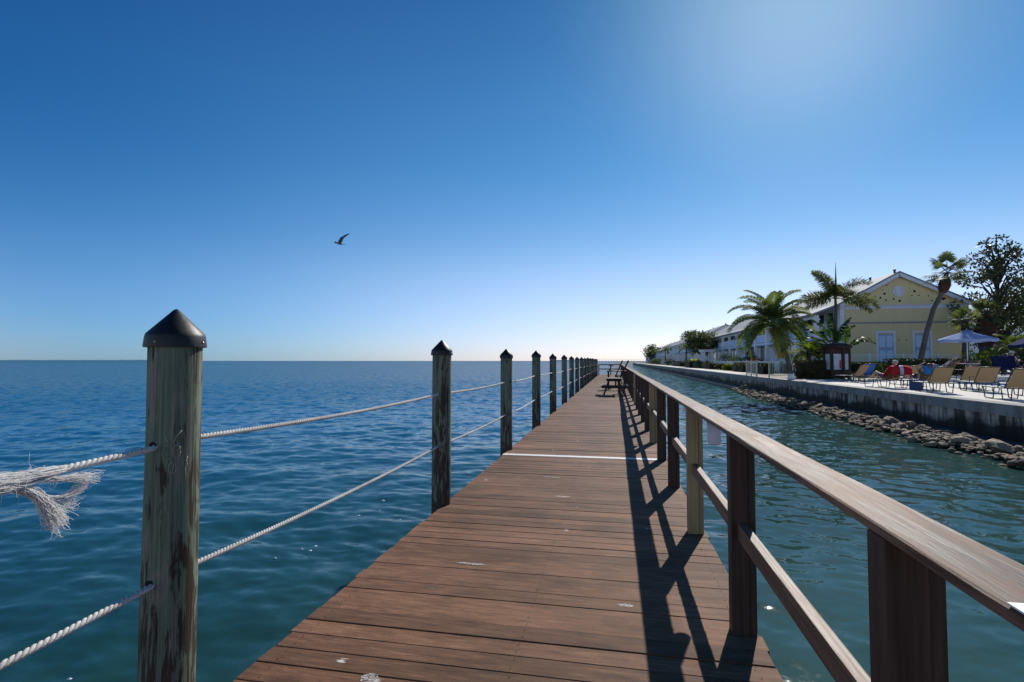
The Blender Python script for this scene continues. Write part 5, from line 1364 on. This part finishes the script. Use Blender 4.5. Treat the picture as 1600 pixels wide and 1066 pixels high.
# reclining on a lounger (lounger local frame: foot -X, back rises to +X)
def recline(back=44, arm='up', knee=.0):
    b_ = R(back); c_, s_ = math.cos(b_), math.sin(b_); q = lambda a_, o_=.13: Vector((.22 + a_ * c_ - o_ * s_, 0, .37 + a_ * s_ + o_ * c_))
    J = {'hip': (.14, 0, .51), 'chest': q(.36), 'neck': q(.60), 'head': q(.80, .16)}
    for s, sg in (('l', -1), ('r', 1)):
        sh = q(.50) + Vector((0, sg * .19, 0)); J['sh' + s] = sh
        if arm == 'up' and sg < 0: J['el' + s] = sh + Vector((.05, sg * .22, .16)); J['wr' + s] = sh + Vector((.16, sg * .05, .30))
        else: J['el' + s] = sh + Vector((-.10, sg * .10, -.24)); J['wr' + s] = sh + Vector((-.30, sg * .02, -.22))
        k_ = knee if sg < 0 else knee * .4
        J['th' + s] = (.02, sg * .10, .49); J['kn' + s] = (-.38, sg * .12, .48 + k_); J['an' + s] = (-.78, sg * .11, .43); J['to' + s] = (-.86, sg * .12, .52)
    return J
def sitting():
    J = {'hip': (.08, 0, .58), 'chest': (.14, 0, .95), 'neck': (.12, 0, 1.16), 'head': (.08, 0, 1.33)}
    for s, sg in (('l', -1), ('r', 1)):
        J['sh' + s] = (.13, sg * .18, 1.08); J['el' + s] = (-.02, sg * .26, .84); J['wr' + s] = (-.24, sg * .16, .92)
        J['th' + s] = (-.04, sg * .10, .58); J['kn' + s] = (-.38, sg * .13, .56); J['an' + s] = (-.40, sg * .13, .09); J['to' + s] = (-.53, sg * .14, .045)
    return J
person('bare chested man sunbathing on the lounger with the red and white towel', (MANX, MANY, ZP), foot_rz(*MANF), recline(50, 'side', .22), None, 'bag', 'hair')
person('person lying with one arm raised over the head on the lounger with the blue towel', (BX, BY, ZP), foot_rz(*BF), recline(34, 'up', .1), 'bluecloth', 'navy', 'darkhair')
person('person in teal reclining at the back beside the long dark hedge', (18.8, 35.1, .6), foot_rz(-.5, .86), recline(40, 'side', .2), 'whitecloth', 'bluecloth', 'hair')
lounger(18.8, 35.1, .6, (-.5, .86), 'tan lounger carrying the person in teal', 'sling', 44)
person('woman in a white hat sitting in a navy chair at the right, reading', (23.9, 37.4, .6), R(200), sitting(), 'whitecloth', 'navy', 'hair', 'whitecloth')
#@@BIRD
# ------------------------------------------------------------------ gull
gull = thing('seagull', 'grey and white gull gliding over the bay with wings spread', 'bird', (-15.816, 28, 8.35), R(236))
nb = [(.26, 0, .03, .008), (.22, 0, .03, .028), (.16, 0, .025, .042), (.08, 0, .0, .062), (-.04, 0, -.01, .068), (-.16, 0, -.005, .045), (-.24, 0, .0, .022)]
skinned('body', nb, [(i, i + 1) for i in range(6)], M['feather_dark'], gull, 3)
MB().lathe([(.011, 0), (.006, .05), (0, .06)], (.245, 0, .028), 7, Matrix.Rotation(R(97), 3, 'Y')).build('beak', M['beak'], gull)
m = MB(); m.add([(-.20, -.02, .005), (-.20, .02, .005), (-.36, .075, .0), (-.38, 0, .0), (-.36, -.075, .0)], [(0, 1, 2, 3, 4)]); o = m.build('tail', M['feather_white'], gull); o.modifiers.new('s', 'SOLIDIFY').thickness = .006
def wing(s, lift, tiplift):
    m = MB(); st = [(0.05, .10, -.10, .02), (.18, .13, -.11, .02 + lift * .45), (.36, .11, -.10, .02 + lift), (.50, .05, -.12, .02 + lift + tiplift * .35), (.72, -.05, -.17, .02 + lift + tiplift), (.86, -.16, -.20, .02 + lift + tiplift * 1.25)]
    vs = []; fs = []
    for (y_, xa, xb, z_) in st: vs += [(xa, s * y_, z_), ((xa * .6 + xb * .4), s * y_, z_ + .022), (xb, s * y_, z_ - .008)]
    for i in range(len(st) - 1):
        for k_ in range(2): fs.append((i * 3 + k_, i * 3 + k_ + 1, (i + 1) * 3 + k_ + 1, (i + 1) * 3 + k_))
    m.add(vs, fs); o = m.build('wing', M['feather_dark'], gull, True); o.modifiers.new('s', 'SOLIDIFY').thickness = .010
wing(1, .26, .14); wing(-1, .14, .02)

# ------------------------------------------------------------------ far shore, bridge
random.seed(9)
m = MB(); P = []
for i in range(94):
    X = -13500 + i * 75; P.append((X, 8200 + 900 * math.sin(i * .05), 6 + 8 * mnoise.noise(Vector((i * .21, 0, 0))) + 5 * mnoise.noise(Vector((i * .9, 3, 0)))))
vs = [(x, y, ZW - 1) for x, y, z in P] + [(x, y, max(4, z) + 14) for x, y, z in P]; n = len(P)
m.add(vs, [(i, i + 1, n + i + 1, n + i) for i in range(n - 1)])
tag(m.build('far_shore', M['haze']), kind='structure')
for i, (X, Y, hgt, wd, lb) in enumerate(((-8130, 8000, 42, 70, 'hazy tower block on the far shore, taller of the two at the left horizon'), (-7680, 8000, 34, 60, 'hazy tower block on the far shore, right of the taller one'))):
    t = thing('tower_block', lb, 'tower', (X, Y, 0), 0, 'towers on the far shore')
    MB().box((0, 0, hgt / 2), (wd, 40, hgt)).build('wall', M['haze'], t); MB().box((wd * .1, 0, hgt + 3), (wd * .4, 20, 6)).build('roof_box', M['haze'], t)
br = thing('bridge', 'long pale causeway bridge far off on the horizon beyond the pier end', 'bridge', (0, 0, 0))
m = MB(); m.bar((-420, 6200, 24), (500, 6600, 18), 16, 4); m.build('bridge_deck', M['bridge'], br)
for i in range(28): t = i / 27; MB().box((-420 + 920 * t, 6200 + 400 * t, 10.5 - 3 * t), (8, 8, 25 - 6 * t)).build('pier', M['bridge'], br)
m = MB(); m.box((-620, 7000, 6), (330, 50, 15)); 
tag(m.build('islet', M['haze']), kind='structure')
